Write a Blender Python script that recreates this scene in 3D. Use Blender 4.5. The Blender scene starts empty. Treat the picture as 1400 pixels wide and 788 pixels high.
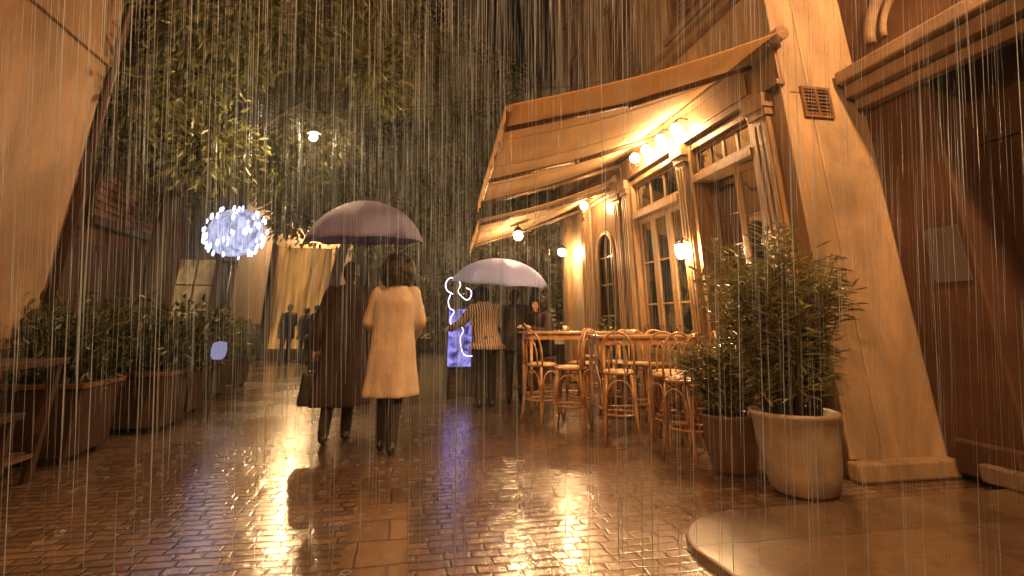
import bpy, math, random
from mathutils import Vector, Matrix
R = math.radians
rnd = random.Random(7)
sc = bpy.context.scene
COL = sc.collection

# ------------------------------------------------------------------ materials
def new_mat(name):
    m = bpy.data.materials.new(name); m.use_nodes = True
    nt = m.node_tree; nt.nodes.clear()
    out = nt.nodes.new('ShaderNodeOutputMaterial')
    return m, nt, out

def N(nt, typ, **kw):
    n = nt.nodes.new(typ)
    for k, v in kw.items():
        if k in n.inputs: n.inputs[k].default_value = v
        else: setattr(n, k, v)
    return n

def ramp(nt, fac, stops):
    r = nt.nodes.new('ShaderNodeValToRGB')
    e = r.color_ramp.elements
    while len(e) < len(stops): e.new(0.5)
    for i, (p, c) in enumerate(stops):
        e[i].position = p; e[i].color = (*c, 1) if len(c) == 3 else c
    nt.links.new(fac, r.inputs[0])
    return r

def surf(name, col, rough=0.5, var=0.25, scale=6.0, bump=0.0, bscale=40.0, stretch=(1, 1, 1), metallic=0.0,
         translucent=0.0, spec=0.5, col2=None, coat=0.0, stain=0.0, bdist=0.01):
    """plain surface with a two tone noise, worn roughness and a fine bump"""
    m, nt, out = new_mat(name); L = nt.links.new
    tc = N(nt, 'ShaderNodeTexCoord'); mp = N(nt, 'ShaderNodeMapping'); mp.inputs['Scale'].default_value = stretch
    L(tc.outputs['Object'], mp.inputs[0])
    n1 = N(nt, 'ShaderNodeTexNoise', Scale=scale, Detail=6.0, Roughness=0.6); L(mp.outputs[0], n1.inputs['Vector'])
    c2 = col2 or tuple(max(0, c * (1 - var)) for c in col)
    c1 = tuple(min(1, c * (1 + var * 0.5)) for c in col)
    r = ramp(nt, n1.outputs[0], [(0.32, c2), (0.68, c1)])
    colour = r.outputs[0]
    if stain > 0:
        n3 = N(nt, 'ShaderNodeTexNoise', Scale=1.3, Detail=8.0, Roughness=0.7, Distortion=0.6); L(mp.outputs[0], n3.inputs['Vector'])
        r3 = ramp(nt, n3.outputs[0], [(0.42, (1 - stain,) * 3), (0.58, (1, 1, 1))])
        mx = N(nt, 'ShaderNodeMix', data_type='RGBA', blend_type='MULTIPLY'); mx.inputs[0].default_value = 1
        L(colour, mx.inputs[6]); L(r3.outputs[0], mx.inputs[7]); colour = mx.outputs[2]
    b = N(nt, 'ShaderNodeBsdfPrincipled', Metallic=metallic)
    b.inputs['Specular IOR Level'].default_value = spec; b.inputs['Coat Weight'].default_value = coat
    b.inputs['Coat Roughness'].default_value = 0.15
    L(colour, b.inputs['Base Color'])
    mr = N(nt, 'ShaderNodeMapRange'); mr.inputs['To Min'].default_value = max(0.03, rough - 0.12); mr.inputs['To Max'].default_value = min(1, rough + 0.12)
    L(n1.outputs[0], mr.inputs[0]); L(mr.outputs[0], b.inputs['Roughness'])
    if bump > 0:
        n2 = N(nt, 'ShaderNodeTexNoise', Scale=bscale, Detail=5.0); L(mp.outputs[0], n2.inputs['Vector'])
        bp = N(nt, 'ShaderNodeBump', Strength=min(1, bump), Distance=bdist); L(n2.outputs[0], bp.inputs['Height']); L(bp.outputs[0], b.inputs['Normal'])
    sh = b.outputs[0]
    if translucent > 0:
        t = N(nt, 'ShaderNodeBsdfTranslucent'); L(colour, t.inputs[0])
        mx = N(nt, 'ShaderNodeMixShader'); mx.inputs[0].default_value = translucent
        L(sh, mx.inputs[1]); L(t.outputs[0], mx.inputs[2]); sh = mx.outputs[0]
    L(sh, out.inputs[0])
    return m

def emit(name, col, strength, mottle=0.0, scale=8.0, stretch=(1, 1, 1)):
    m, nt, out = new_mat(name); L = nt.links.new
    e = N(nt, 'ShaderNodeEmission', Strength=strength)
    e.inputs[0].default_value = (*col, 1)
    if mottle > 0:
        tc = N(nt, 'ShaderNodeTexCoord'); n = N(nt, 'ShaderNodeTexNoise', Scale=scale, Detail=3.0, Distortion=0.8); mp = N(nt, 'ShaderNodeMapping'); mp.inputs['Scale'].default_value = stretch; L(tc.outputs['Object'], mp.inputs[0]); L(mp.outputs[0], n.inputs['Vector'])
        r = ramp(nt, n.outputs[0], [(0.35, tuple(c * (1 - mottle) for c in col)), (0.65, col)])
        L(r.outputs[0], e.inputs[0])
    L(e.outputs[0], out.inputs[0])
    return m

def glass(name, tint=(0.8, 0.8, 0.8), rough=0.03, clear=0.75):
    m, nt, out = new_mat(name); L = nt.links.new
    t = N(nt, 'ShaderNodeBsdfTransparent'); t.inputs[0].default_value = (*tint, 1)
    g = N(nt, 'ShaderNodeBsdfGlossy'); g.inputs['Roughness'].default_value = rough
    tc = N(nt, 'ShaderNodeTexCoord'); n = N(nt, 'ShaderNodeTexNoise', Scale=2.5, Detail=2.0); L(tc.outputs['Object'], n.inputs['Vector'])
    bp = N(nt, 'ShaderNodeBump', Strength=0.25, Distance=0.02); L(n.outputs[0], bp.inputs['Height']); L(bp.outputs[0], g.inputs['Normal'])
    f = N(nt, 'ShaderNodeFresnel', IOR=1.6)
    mr = N(nt, 'ShaderNodeMapRange'); mr.inputs['To Min'].default_value = 1 - clear; mr.inputs['To Max'].default_value = 1.0
    L(f.outputs[0], mr.inputs[0])
    mx = N(nt, 'ShaderNodeMixShader'); L(mr.outputs[0], mx.inputs[0]); L(t.outputs[0], mx.inputs[1]); L(g.outputs[0], mx.inputs[2])
    L(mx.outputs[0], out.inputs[0])
    return m

def cobble_mat(name, bw, rh, mortar, base, dark, bumpd=0.012, rough=(0.12, 0.4)):
    """wet setts: brick joints, domed stones, water film"""
    m, nt, out = new_mat(name); L = nt.links.new
    tc = N(nt, 'ShaderNodeTexCoord')
    wob = N(nt, 'ShaderNodeTexNoise', Scale=3.0, Detail=3.0); L(tc.outputs['Object'], wob.inputs['Vector'])
    sub = N(nt, 'ShaderNodeVectorMath', operation='SUBTRACT'); sub.inputs[1].default_value = (0.5, 0.5, 0.5); L(wob.outputs['Color'], sub.inputs[0])
    scl = N(nt, 'ShaderNodeVectorMath', operation='SCALE'); scl.inputs['Scale'].default_value = 0.06; L(sub.outputs[0], scl.inputs[0])
    add = N(nt, 'ShaderNodeVectorMath', operation='ADD'); L(tc.outputs['Object'], add.inputs[0]); L(scl.outputs[0], add.inputs[1])
    br = N(nt, 'ShaderNodeTexBrick'); br.offset = 0.5; br.squash = 1.45; br.squash_frequency = 3; br.offset_frequency = 2
    br.inputs['Scale'].default_value = 1.0; br.inputs['Brick Width'].default_value = bw; br.inputs['Row Height'].default_value = rh
    br.inputs['Mortar Size'].default_value = mortar; br.inputs['Mortar Smooth'].default_value = 0.9; br.inputs['Bias'].default_value = 0.0
    br.inputs['Color1'].default_value = (*base, 1); br.inputs['Color2'].default_value = (*[c * 0.55 for c in base], 1); br.inputs['Mortar'].default_value = (*dark, 1)
    L(add.outputs[0], br.inputs['Vector'])
    n = N(nt, 'ShaderNodeTexNoise', Scale=14.0, Detail=6.0, Roughness=0.65); L(tc.outputs['Object'], n.inputs['Vector'])
    big = N(nt, 'ShaderNodeTexNoise', Scale=0.9, Detail=4.0); L(tc.outputs['Object'], big.inputs['Vector'])
    r = ramp(nt, n.outputs[0], [(0.3, (0.55, 0.55, 0.55)), (0.7, (1.2, 1.2, 1.2))])
    mx = N(nt, 'ShaderNodeMix', data_type='RGBA', blend_type='MULTIPLY'); mx.inputs[0].default_value = 1
    L(br.outputs[0], mx.inputs[6]); L(r.outputs[0], mx.inputs[7])
    b = N(nt, 'ShaderNodeBsdfPrincipled'); b.inputs['Specular IOR Level'].default_value = 0.75
    L(mx.outputs[2], b.inputs['Base Color'])
    mr = N(nt, 'ShaderNodeMapRange'); mr.inputs['From Min'].default_value = 0.35; mr.inputs['From Max'].default_value = 0.65
    mr.inputs['To Min'].default_value = rough[0]; mr.inputs['To Max'].default_value = rough[1]; L(big.outputs[0], mr.inputs[0]); L(mr.outputs[0], b.inputs['Roughness'])
    # height: joints low, each stone with its own tilt noise
    inv = N(nt, 'ShaderNodeMath', operation='SUBTRACT'); inv.inputs[0].default_value = 1.0; L(br.outputs['Fac'], inv.inputs[1])
    n4 = N(nt, 'ShaderNodeTexNoise', Scale=7.0, Detail=2.0); L(tc.outputs['Object'], n4.inputs['Vector'])
    ad = N(nt, 'ShaderNodeMath', operation='MULTIPLY_ADD'); ad.inputs[1].default_value = 1.1; L(n4.outputs[0], ad.inputs[0]); L(inv.outputs[0], ad.inputs[2])
    ad2 = N(nt, 'ShaderNodeMath', operation='MULTIPLY_ADD'); ad2.inputs[1].default_value = 0.22; L(n.outputs[0], ad2.inputs[0]); L(ad.outputs[0], ad2.inputs[2])
    pud = N(nt, 'ShaderNodeTexNoise', Scale=0.75, Detail=5.0, Roughness=0.55, Distortion=0.4); L(tc.outputs['Object'], pud.inputs['Vector'])
    pr = N(nt, 'ShaderNodeMapRange'); pr.inputs['From Min'].default_value = 0.40; pr.inputs['From Max'].default_value = 0.58; pr.inputs['To Min'].default_value = 0.7; pr.inputs['To Max'].default_value = 0.25; L(pud.outputs[0], pr.inputs[0])
    adm = N(nt, 'ShaderNodeMath', operation='MULTIPLY'); L(ad.outputs[0], adm.inputs[0]); L(pr.outputs[0], adm.inputs[1])
    bp = N(nt, 'ShaderNodeBump', Strength=1.0, Distance=bumpd); L(ad2.outputs[0], bp.inputs['Height']); L(bp.outputs[0], b.inputs['Normal'])
    b.inputs['Coat Weight'].default_value = 1.0; b.inputs['Coat Roughness'].default_value = 0.2; b.inputs['Coat IOR'].default_value = 1.45
    bp2 = N(nt, 'ShaderNodeBump', Strength=1.0, Distance=bumpd * 0.3); L(adm.outputs[0], bp2.inputs['Height']); L(bp2.outputs[0], b.inputs['Coat Normal'])
    L(b.outputs[0], out.inputs[0])
    return m

M = {}
M['cobble'] = cobble_mat('wet_cobbles', 0.15, 0.092, 0.013, (0.24, 0.15, 0.092), (0.045, 0.035, 0.027), 0.009)
M['channel'] = cobble_mat('wet_channel_stone', 0.35, 0.34, 0.012, (0.22, 0.14, 0.088), (0.06, 0.042, 0.03), 0.006, (0.12, 0.35))
M['slab'] = cobble_mat('wet_pavement_slab', 1.1, 0.8, 0.008, (0.21, 0.15, 0.10), (0.09, 0.065, 0.045), 0.004, (0.22, 0.45))
M['kerb'] = surf('kerb_granite', (0.24, 0.19, 0.15), 0.3, 0.3, 9, 0.3, 30)
M['plaster'] = surf('warm_plaster', (0.48, 0.355, 0.225), 0.6, 0.25, 2.6, 0.6, 14, stretch=(1, 1, 0.4), stain=0.35, bdist=0.015)
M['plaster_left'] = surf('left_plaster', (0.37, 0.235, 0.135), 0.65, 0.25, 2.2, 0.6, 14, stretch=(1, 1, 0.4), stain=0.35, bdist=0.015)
M['plaster_dark'] = surf('dim_brown_plaster', (0.105, 0.053, 0.032), 0.7, 0.3, 2.0, 0.35, 18, stain=0.3)
M['upper'] = surf('upper_stone', (0.30, 0.22, 0.15), 0.7, 0.3, 2.5, 0.5, 12, stain=0.3)
M['far_wall'] = surf('far_wall_plaster', (0.22, 0.16, 0.11), 0.7, 0.25, 1.5, 0.3, 12, stain=0.2)
M['woodpaint'] = surf('ochre_painted_wood', (0.20, 0.12, 0.055), 0.42, 0.28, 7, 0.25, 30, stretch=(3, 3, 0.35), stain=0.15)
M['woodpaint_pale'] = surf('pale_ochre_painted_wood', (0.30, 0.19, 0.09), 0.4, 0.45, 7, 0.4, 30, stretch=(3, 3, 0.35), stain=0.2)
M['darkwood'] = surf('dark_varnished_wood', (0.055, 0.028, 0.018), 0.4, 0.4, 6, 0.3, 30, stretch=(3, 3, 0.3))
M['brownwood'] = surf('brown_wood', (0.16, 0.085, 0.042), 0.38, 0.35, 6, 0.25, 30, stretch=(0.5, 3, 3))
M['rattan'] = surf('bentwood_cane', (0.44, 0.25, 0.12), 0.32, 0.35, 14, 0.2, 60, coat=0.3)
M['cane'] = surf('woven_cane_seat', (0.60, 0.45, 0.28), 0.4, 0.25, 30, 0.5, 160)
M['tabletop'] = surf('wet_table_top', (0.40, 0.25, 0.13), 0.18, 0.3, 8, 0.1, 40, stretch=(0.5, 3, 3), coat=0.5)
M['iron'] = surf('black_iron', (0.03, 0.026, 0.024), 0.45, 0.3, 12, 0.15, 50)
M['canvas'] = surf('awning_canvas', (0.80, 0.61, 0.35), 0.75, 0.12, 3, 0.25, 220, stretch=(1, 0.3, 1), translucent=0.58, spec=0.2)
M['awning_metal'] = surf('awning_metal', (0.20, 0.13, 0.08), 0.4, 0.2, 9, metallic=0.4)
M['cream_pot'] = surf('cream_glazed_pot', (0.44, 0.37, 0.28), 0.45, 0.25, 5, 0.4, 18, stain=0.3)
M['brown_pot'] = surf('brown_glazed_pot', (0.13, 0.075, 0.045), 0.35, 0.25, 4, 0.15, 30)
M['soil'] = surf('potting_soil', (0.04, 0.028, 0.02), 0.8, 0.4, 30, 0.6, 60)
M['leaf'] = surf('olive_leaf', (0.165, 0.19, 0.07), 0.32, 0.55, 3.5, translucent=0.3)
M['leaf_long'] = surf('long_green_leaf', (0.27, 0.275, 0.12), 0.3, 0.5, 6, translucent=0.25)
M['leaf_dark'] = surf('dark_shrub_leaf', (0.05, 0.06, 0.022), 0.4, 0.5, 5, translucent=0.25)
M['leaf_far'] = surf('grey_green_leaf', (0.16, 0.15, 0.07), 0.3, 0.6, 2.5, translucent=0.3)
M['bark'] = surf('dark_bark', (0.03, 0.022, 0.016), 0.7, 0.4, 9, 0.8, 25, stretch=(2, 2, 0.5))
M['stem'] = surf('plant_stem', (0.10, 0.085, 0.04), 0.5, 0.3, 12)
M['skin'] = surf('skin', (0.50, 0.30, 0.21), 0.5, 0.1, 20)
M['camel'] = surf('camel_wool', (0.55, 0.46, 0.35), 0.85, 0.15, 5, 1.0, 7, stretch=(1, 1, 0.35), bdist=0.035)
M['darkcoat'] = surf('dark_maroon_wool', (0.03, 0.016, 0.015), 0.8, 0.3, 5, 1.0, 7, stretch=(1, 1, 0.35), bdist=0.035)
M['blackcloth'] = surf('black_cloth', (0.016, 0.014, 0.015), 0.75, 0.3, 9, 0.3, 120)
M['greycloth'] = surf('charcoal_cloth', (0.05, 0.045, 0.045), 0.8, 0.3, 9, 0.3, 120)
M['hair'] = surf('dark_hair', (0.012, 0.007, 0.005), 0.6, 0.5, 40, 0.8, 80)
M['leather'] = surf('black_leather', (0.02, 0.017, 0.016), 0.35, 0.3, 12, 0.3, 60)
M['violet'] = surf('mauve_umbrella_cloth', (0.24, 0.25, 0.50), 0.7, 0.08, 3, 0.08, 200, translucent=0.3)
M['lilac'] = surf('pale_lilac_umbrella_cloth', (0.45, 0.54, 1.0), 0.6, 0.08, 3, 0.08, 200, translucent=0.35)
M['interior'] = surf('cafe_interior_wall', (0.30, 0.19, 0.11), 0.6, 0.4, 3, 0.2, 12)
M['glass'] = glass('door_glass')
M['darkglass'] = glass('dark_window_glass', (0.35, 0.33, 0.32), 0.06, 0.6)
M['shutter'] = surf('brown_shutter', (0.17, 0.085, 0.045), 0.5, 0.3, 8, 0.2, 30, stretch=(1, 1, 4))
M['poster'] = surf('faded_blue_poster', (0.11, 0.10, 0.12), 0.6, 0.35, 5, 0.1, 30)
M['crockery'] = surf('white_crockery', (0.7, 0.66, 0.6), 0.2, 0.06, 6)
M['napkin'] = surf('red_cloth', (0.35, 0.06, 0.03), 0.7, 0.2, 12)
WARM = (1.0, 0.56, 0.22)
M['bulb'] = emit('warm_bulb', (1.0, 0.58, 0.26), 430)
M['bulb_row'] = emit('warm_bulb_of_the_row', (1.0, 0.58, 0.26), 270)
M['bulb_street'] = emit('sodium_lamp', (1.0, 0.47, 0.175), 2700)
M['bulb_pier'] = emit('sodium_lamp_near_pier', (1.0, 0.49, 0.19), 2400)
M['bulb_far'] = emit('far_amber_lamp', (1.0, 0.62, 0.28), 1050)
M['bulb_tree'] = emit('square_lamp_warm', (1.0, 0.62, 0.3), 2000)
M['globe_blue'] = emit('cool_frosted_globe', (0.60, 0.64, 1.0), 1.15, 0.7, 8.0, (1, 1, 0.35))
M['bulb_cool'] = emit('cool_small_bulb', (0.68, 0.72, 1.0), 3.0)
M['wallglow'] = emit('amber_wall_glow', (1.0, 0.42, 0.09), 0.55, 0.75, 4.0, (1, 1, 0.12))  # glowing pane stands in for lamplight on the far house wall
M['room'] = emit('lit_room_window', (1.0, 0.55, 0.2), 0.28, 0.7, 2.5)
M['neon'] = emit('white_neon', (0.80, 0.78, 1.0), 3.5)
M['panelglow'] = emit('violet_lit_panel', (0.38, 0.33, 1.0), 1.0, 0.92, 6.0)
M['candle'] = emit('small_cool_lamp', (0.62, 0.60, 1.0), 0.33)

def striped_mat():
    m, nt, out = new_mat('striped_shawl_cloth'); L = nt.links.new
    tc = N(nt, 'ShaderNodeTexCoord')
    w = N(nt, 'ShaderNodeTexWave', Scale=9.0, Distortion=2.5, Detail=2.0); w.wave_type = 'BANDS'; w.bands_direction = 'X'; L(tc.outputs['Object'], w.inputs['Vector'])
    w.inputs['Detail Scale'].default_value = 1.2
    r = ramp(nt, w.outputs[0], [(0.45, (0.03, 0.022, 0.03)), (0.6, (0.45, 0.33, 0.22))])
    b = N(nt, 'ShaderNodeBsdfPrincipled', Roughness=0.8); L(r.outputs[0], b.inputs['Base Color']); L(b.outputs[0], out.inputs[0])
    return m
M['stripes'] = striped_mat()

def rain_mat():
    m, nt, out = new_mat('rain_water'); L = nt.links.new
    d = N(nt, 'ShaderNodeBsdfDiffuse'); d.inputs[0].default_value = (0.58, 0.80, 1.0, 1)
    t = N(nt, 'ShaderNodeBsdfTranslucent'); t.inputs[0].default_value = (0.58, 0.80, 1.0, 1)
    g = N(nt, 'ShaderNodeBsdfGlossy'); g.inputs['Roughness'].default_value = 0.4
    a = N(nt, 'ShaderNodeMixShader'); a.inputs[0].default_value = 0.5; L(d.outputs[0], a.inputs[1]); L(t.outputs[0], a.inputs[2])
    b = N(nt, 'ShaderNodeMixShader'); b.inputs[0].default_value = 0.3; L(a.outputs[0], b.inputs[1]); L(g.outputs[0], b.inputs[2])
    L(b.outputs[0], out.inputs[0])
    return m
M['rain'] = rain_mat()

# ------------------------------------------------------------------ mesh helpers
class MB:
    def __init__(s): s.v = []; s.f = []; s.sm = []
    def add(s, vs, fs, smooth=False):
        o = len(s.v); s.v += [tuple(v) for v in vs]
        for f in fs: s.f.append(tuple(i + o for i in f)); s.sm.append(smooth)
        return s
    def box(s, x0, x1, y0, y1, z0, z1, mtx=None):
        vs = [Vector((x, y, z)) for z in (z0, z1) for y in (y0, y1) for x in (x0, x1)]
        if mtx is not None: vs = [mtx @ v for v in vs]
        return s.add(vs, [(0, 2, 3, 1), (4, 5, 7, 6), (0, 1, 5, 4), (2, 6, 7, 3), (0, 4, 6, 2), (1, 3, 7, 5)])
    def tube(s, pts, r, n=8, closed=False, cap=True):
        pts = [Vector(p) for p in pts]; m = len(pts)
        rs = list(r) if isinstance(r, (list, tuple)) else [r] * m
        o = len(s.v); up = None
        for i, p in enumerate(pts):
            if closed: d = pts[(i + 1) % m] - pts[i - 1]
            else: d = pts[min(i + 1, m - 1)] - pts[max(i - 1, 0)]
            d.normalize()
            if up is None:
                up = d.orthogonal().normalized()
            else:
                up = up - d * up.dot(d)
                up = up.normalized() if up.length > 1e-5 else d.orthogonal().normalized()
            b = d.cross(up)
            for k in range(n):
                a = 2 * math.pi * k / n
                s.v.append(tuple(p + (up * math.cos(a) + b * math.sin(a)) * rs[i]))
        for i in range(m if closed else m - 1):
            j = (i + 1) % m
            for k in range(n):
                l = (k + 1) % n
                s.f.append((o + i * n + k, o + i * n + l, o + j * n + l, o + j * n + k)); s.sm.append(True)
        if cap and not closed:
            s.f.append(tuple(o + k for k in reversed(range(n)))); s.sm.append(False)
            s.f.append(tuple(o + (m - 1) * n + k for k in range(n))); s.sm.append(False)
        return s
    def lathe(s, prof, n=32, c=(0, 0, 0), sx=1, sy=1, wob=None):
        o = len(s.v); m = len(prof)
        for i, (r, z) in enumerate(prof):
            for k in range(n):
                a = 2 * math.pi * k / n
                w = wob(a, i / max(1, m - 1)) if wob else 1.0
                s.v.append((c[0] + r * sx * w * math.cos(a), c[1] + r * sy * w * math.sin(a), c[2] + z))
        for i in range(m - 1):
            for k in range(n):
                l = (k + 1) % n
                s.f.append((o + i * n + k, o + i * n + l, o + (i + 1) * n + l, o + (i + 1) * n + k)); s.sm.append(True)
        if prof[0][0] > 1e-4: s.f.append(tuple(o + k for k in reversed(range(n)))); s.sm.append(False)
        if prof[-1][0] > 1e-4: s.f.append(tuple(o + (m - 1) * n + k for k in range(n))); s.sm.append(False)
        return s
    def ball(s, c, rx, ry=None, rz=None, n=14, m=9):
        ry = rx if ry is None else ry; rz = rx if rz is None else rz
        o = len(s.v)
        s.v.append((c[0], c[1], c[2] - rz))
        for i in range(1, m):
            t = math.pi * i / m
            for k in range(n):
                a = 2 * math.pi * k / n
                s.v.append((c[0] + rx * math.sin(t) * math.cos(a), c[1] + ry * math.sin(t) * math.sin(a), c[2] - rz * math.cos(t)))
        s.v.append((c[0], c[1], c[2] + rz)); last = len(s.v) - 1
        for k in range(n):
            l = (k + 1) % n
            s.f.append((o, o + 1 + l, o + 1 + k)); s.sm.append(True)
            for i in range(m - 2):
                a = o + 1 + i * n
                s.f.append((a + k, a + l, a + n + l, a + n + k)); s.sm.append(True)
            a = o + 1 + (m - 2) * n
            s.f.append((a + k, a + l, last)); s.sm.append(True)
        return s
    def cap(s, p, q, r1, r2, n=12):
        """closed tapered capsule"""
        p = Vector(p); q = Vector(q); d = (q - p).normalized()
        pts = []; rs = []
        for t in (-0.999, -0.85, -0.5): pts.append(p + d * r1 * t); rs.append(r1 * math.sqrt(1 - t * t))
        pts.append(p); rs.append(r1)
        pts.append(q); rs.append(r2)
        for t in (0.5, 0.85, 0.999): pts.append(q + d * r2 * t); rs.append(r2 * math.sqrt(1 - t * t))
        return s.tube(pts, rs, n)
    def prism(s, poly, z0, z1):
        n = len(poly)
        vs = [(x, y, z0) for x, y in poly] + [(x, y, z1) for x, y in poly]
        fs = [tuple(reversed(range(n))), tuple(range(n, 2 * n))] + [(i, (i + 1) % n, n + (i + 1) % n, n + i) for i in range(n)]
        return s.add(vs, fs)
    def grid(s, fn, nu, nv, smooth=True):
        vs = [fn(i / nu, j / nv) for j in range(nv + 1) for i in range(nu + 1)]
        fs = [(j * (nu + 1) + i, j * (nu + 1) + i + 1, (j + 1) * (nu + 1) + i + 1, (j + 1) * (nu + 1) + i) for j in range(nv) for i in range(nu)]
        return s.add(vs, fs, smooth)
    def build(s, name, mat, parent=None, world=False, bevel=0, solid=0, remesh=0, subsurf=0):
        off = Vector((0, 0, 0))
        if world and parent is not None:
            p = parent
            while p is not None: off += p.location; p = p.parent
        me = bpy.data.meshes.new(name)
        me.from_pydata([(v[0] - off.x, v[1] - off.y, v[2] - off.z) for v in s.v], [], s.f)
        me.polygons.foreach_set('use_smooth', s.sm)
        me.materials.append(M[mat]); me.update()
        o = bpy.data.objects.new(name, me); COL.objects.link(o)
        if parent is not None: o.parent = parent
        if remesh:
            r = o.modifiers.new('union', 'REMESH'); r.mode = 'VOXEL'; r.voxel_size = remesh; r.use_smooth_shade = True
            q = o.modifiers.new('relax', 'SMOOTH'); q.factor = 0.5; q.iterations = 4
        if solid:
            q = o.modifiers.new('thickness', 'SOLIDIFY'); q.thickness = solid; q.offset = 0
        if bevel:
            b = o.modifiers.new('edge', 'BEVEL'); b.width = bevel; b.segments = 2; b.limit_method = 'ANGLE'; b.harden_normals = False
        if subsurf:
            q = o.modifiers.new('sub', 'SUBSURF'); q.levels = subsurf; q.render_levels = subsurf
        return o

def tag(o, label=None, cat=None, group=None, kind=None):
    if label: o['label'] = label
    if cat: o['category'] = cat
    if group: o['group'] = group
    if kind: o['kind'] = kind
    return o

def thing(name, label, cat, loc=(0, 0, 0), rz=0, group=None):
    o = bpy.data.objects.new(name, None); COL.objects.link(o)
    o.location = loc; o.rotation_euler = (0, 0, rz); o.empty_display_size = 0.1
    return tag(o, label, cat, group)

def copy_tree(o, parent=None):
    c = o.copy(); COL.objects.link(c)
    if parent is not None: c.parent = parent
    for ch in list(o.children): copy_tree(ch, c)
    return c

def arc(c, r, a0, a1, n, plane='xz'):
    out = []
    for i in range(n + 1):
        a = a0 + (a1 - a0) * i / n
        u, w = r * math.cos(a), r * math.sin(a)
        out.append((c[0] + u, c[1], c[2] + w) if plane == 'xz' else ((c[0] + u, c[1] + w, c[2]) if plane == 'xy' else (c[0], c[1] + u, c[2] + w)))
    return out

# ------------------------------------------------------------------ camera
f = 720.0; pitch = math.atan(0.355)
cam_d = bpy.data.cameras.new('camera'); cam = bpy.data.objects.new('camera', cam_d); COL.objects.link(cam)
cam_d.sensor_fit = 'HORIZONTAL'; cam_d.sensor_width = 36.0; cam_d.lens = 36.0 * f / 1400.0
cam_d.shift_y = (184.4 - 394.0) / 1400.0
cam_d.clip_end = 500
cam.location = (0, 0, 1.2)
cam.rotation_euler = (math.pi / 2 + pitch, 0, -R(11.1076))
sc.camera = cam

# ------------------------------------------------------------------ ground
g = MB(); g.grid(lambda u, v: (-16 + 32 * u, -14 + 56 * v, 0), 24, 26, False)
tag(g.build('cobbled_street', 'cobble'), kind='structure')
ch = MB(); ch.grid(lambda u, v: (-0.24 + 0.35 * u, -4 + 26 * v, 0.004), 1, 20, False)
tag(ch.build('drain_channel', 'channel'), kind='structure')
# rounded smooth pavement apron at the corner
poly = [(4.58, -8), (4.58, 3.74)]
for i in range(0, 11):
    a = R(90 + 9 * i); poly.append((2.25 + 0.62 * math.cos(a), 3.14 + 0.58 * math.sin(a)))
poly += [(1.66, 2.6), (1.8, 1.6), (2.1, 0.4), (2.3, -8)]
tag(MB().prism(poly[::-1], -0.05, 0.045).build('pavement', 'slab', bevel=0.018), kind='structure')

# ------------------------------------------------------------------ cafe building on the right
XF = 3.65
cafe = thing('cafe_building', 'ochre corner cafe building with glazed wooden doors under the awnings', 'building', (XF, 8.35, 0))
w = MB()
for y0, y1 in ((4.3, 4.76), (6.16, 6.44), (8.1, 8.78), (10.3, 12.42)): w.box(XF, XF + 0.32, y0, y1, 0, 3.42)
w.box(XF, XF + 0.32, 4.3, 12.42, 3.42, 11)
w.box(XF + 0.32, 9.4, 4.3, 4.62, 0, 11)          # end wall that faces up the lane
w.box(XF + 0.32, 9.4, 12.1, 12.42, 0, 11)
w.box(9.1, 9.4, 4.62, 12.1, 0, 11)
w.build('wall', 'plaster', cafe, True, bevel=0.02)
MB().box(3.5, 9.5, 4.2, 12.5, 11.003, 11.3).build('roof', 'darkwood', cafe, True)
MB().box(3.97, 9.1, 4.62, 12.1, 3.45, 3.6).build('ceiling', 'interior', cafe, True)
MB().box(3.97, 9.1, 4.62, 12.1, 0.005, 0.03).build('floor', 'brownwood', cafe, True)
MB().box(6.4, 6.5, 4.63, 12.09, 0.035, 3.44).build('inner_wall', 'interior', cafe, True)
# bar counter and shelves inside
MB().box(5.7, 6.2, 5.2, 11.0, 0.035, 1.1).box(5.6, 6.25, 5.1, 11.1, 1.1, 1.15).build('bar_counter', 'darkwood', cafe, True)
# plaster mouldings above
MB().box(XF - 0.10, XF - 0.002, 4.22, 12.45, 3.46, 3.52).box(XF - 0.05, XF - 0.003, 4.24, 12.44, 3.52, 3.86).box(XF - 0.16, XF - 0.002, 4.18, 12.48, 3.86, 3.93).box(XF - 0.10, XF - 0.002, 4.2, 12.46, 3.93, 4.0).build('fascia', 'woodpaint', cafe, True, bevel=0.008)
MB().box(XF - 0.12, XF - 0.002, 4.2, 12.46, 4.75, 4.86).box(XF - 0.18, XF - 0.002, 4.18, 12.48, 4.86, 4.93).build('string_course', 'upper', cafe, True, bevel=0.01)
# raised panels on the fascia
for y0, y1 in ((4.75, 6.1), (6.5, 8.0), (8.4, 10.2), (10.5, 12.2)):
    MB().box(XF - 0.062, XF - 0.051, y0, y1, 3.575, 3.59).box(XF - 0.062, XF - 0.051, y0, y1, 3.79, 3.805).box(XF - 0.062, XF - 0.051, y0, y0 + 0.015, 3.59, 3.79).box(XF - 0.062, XF - 0.051, y1 - 0.015, y1, 3.59, 3.79).build('fascia_panel', 'woodpaint_pale', cafe, True)
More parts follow.
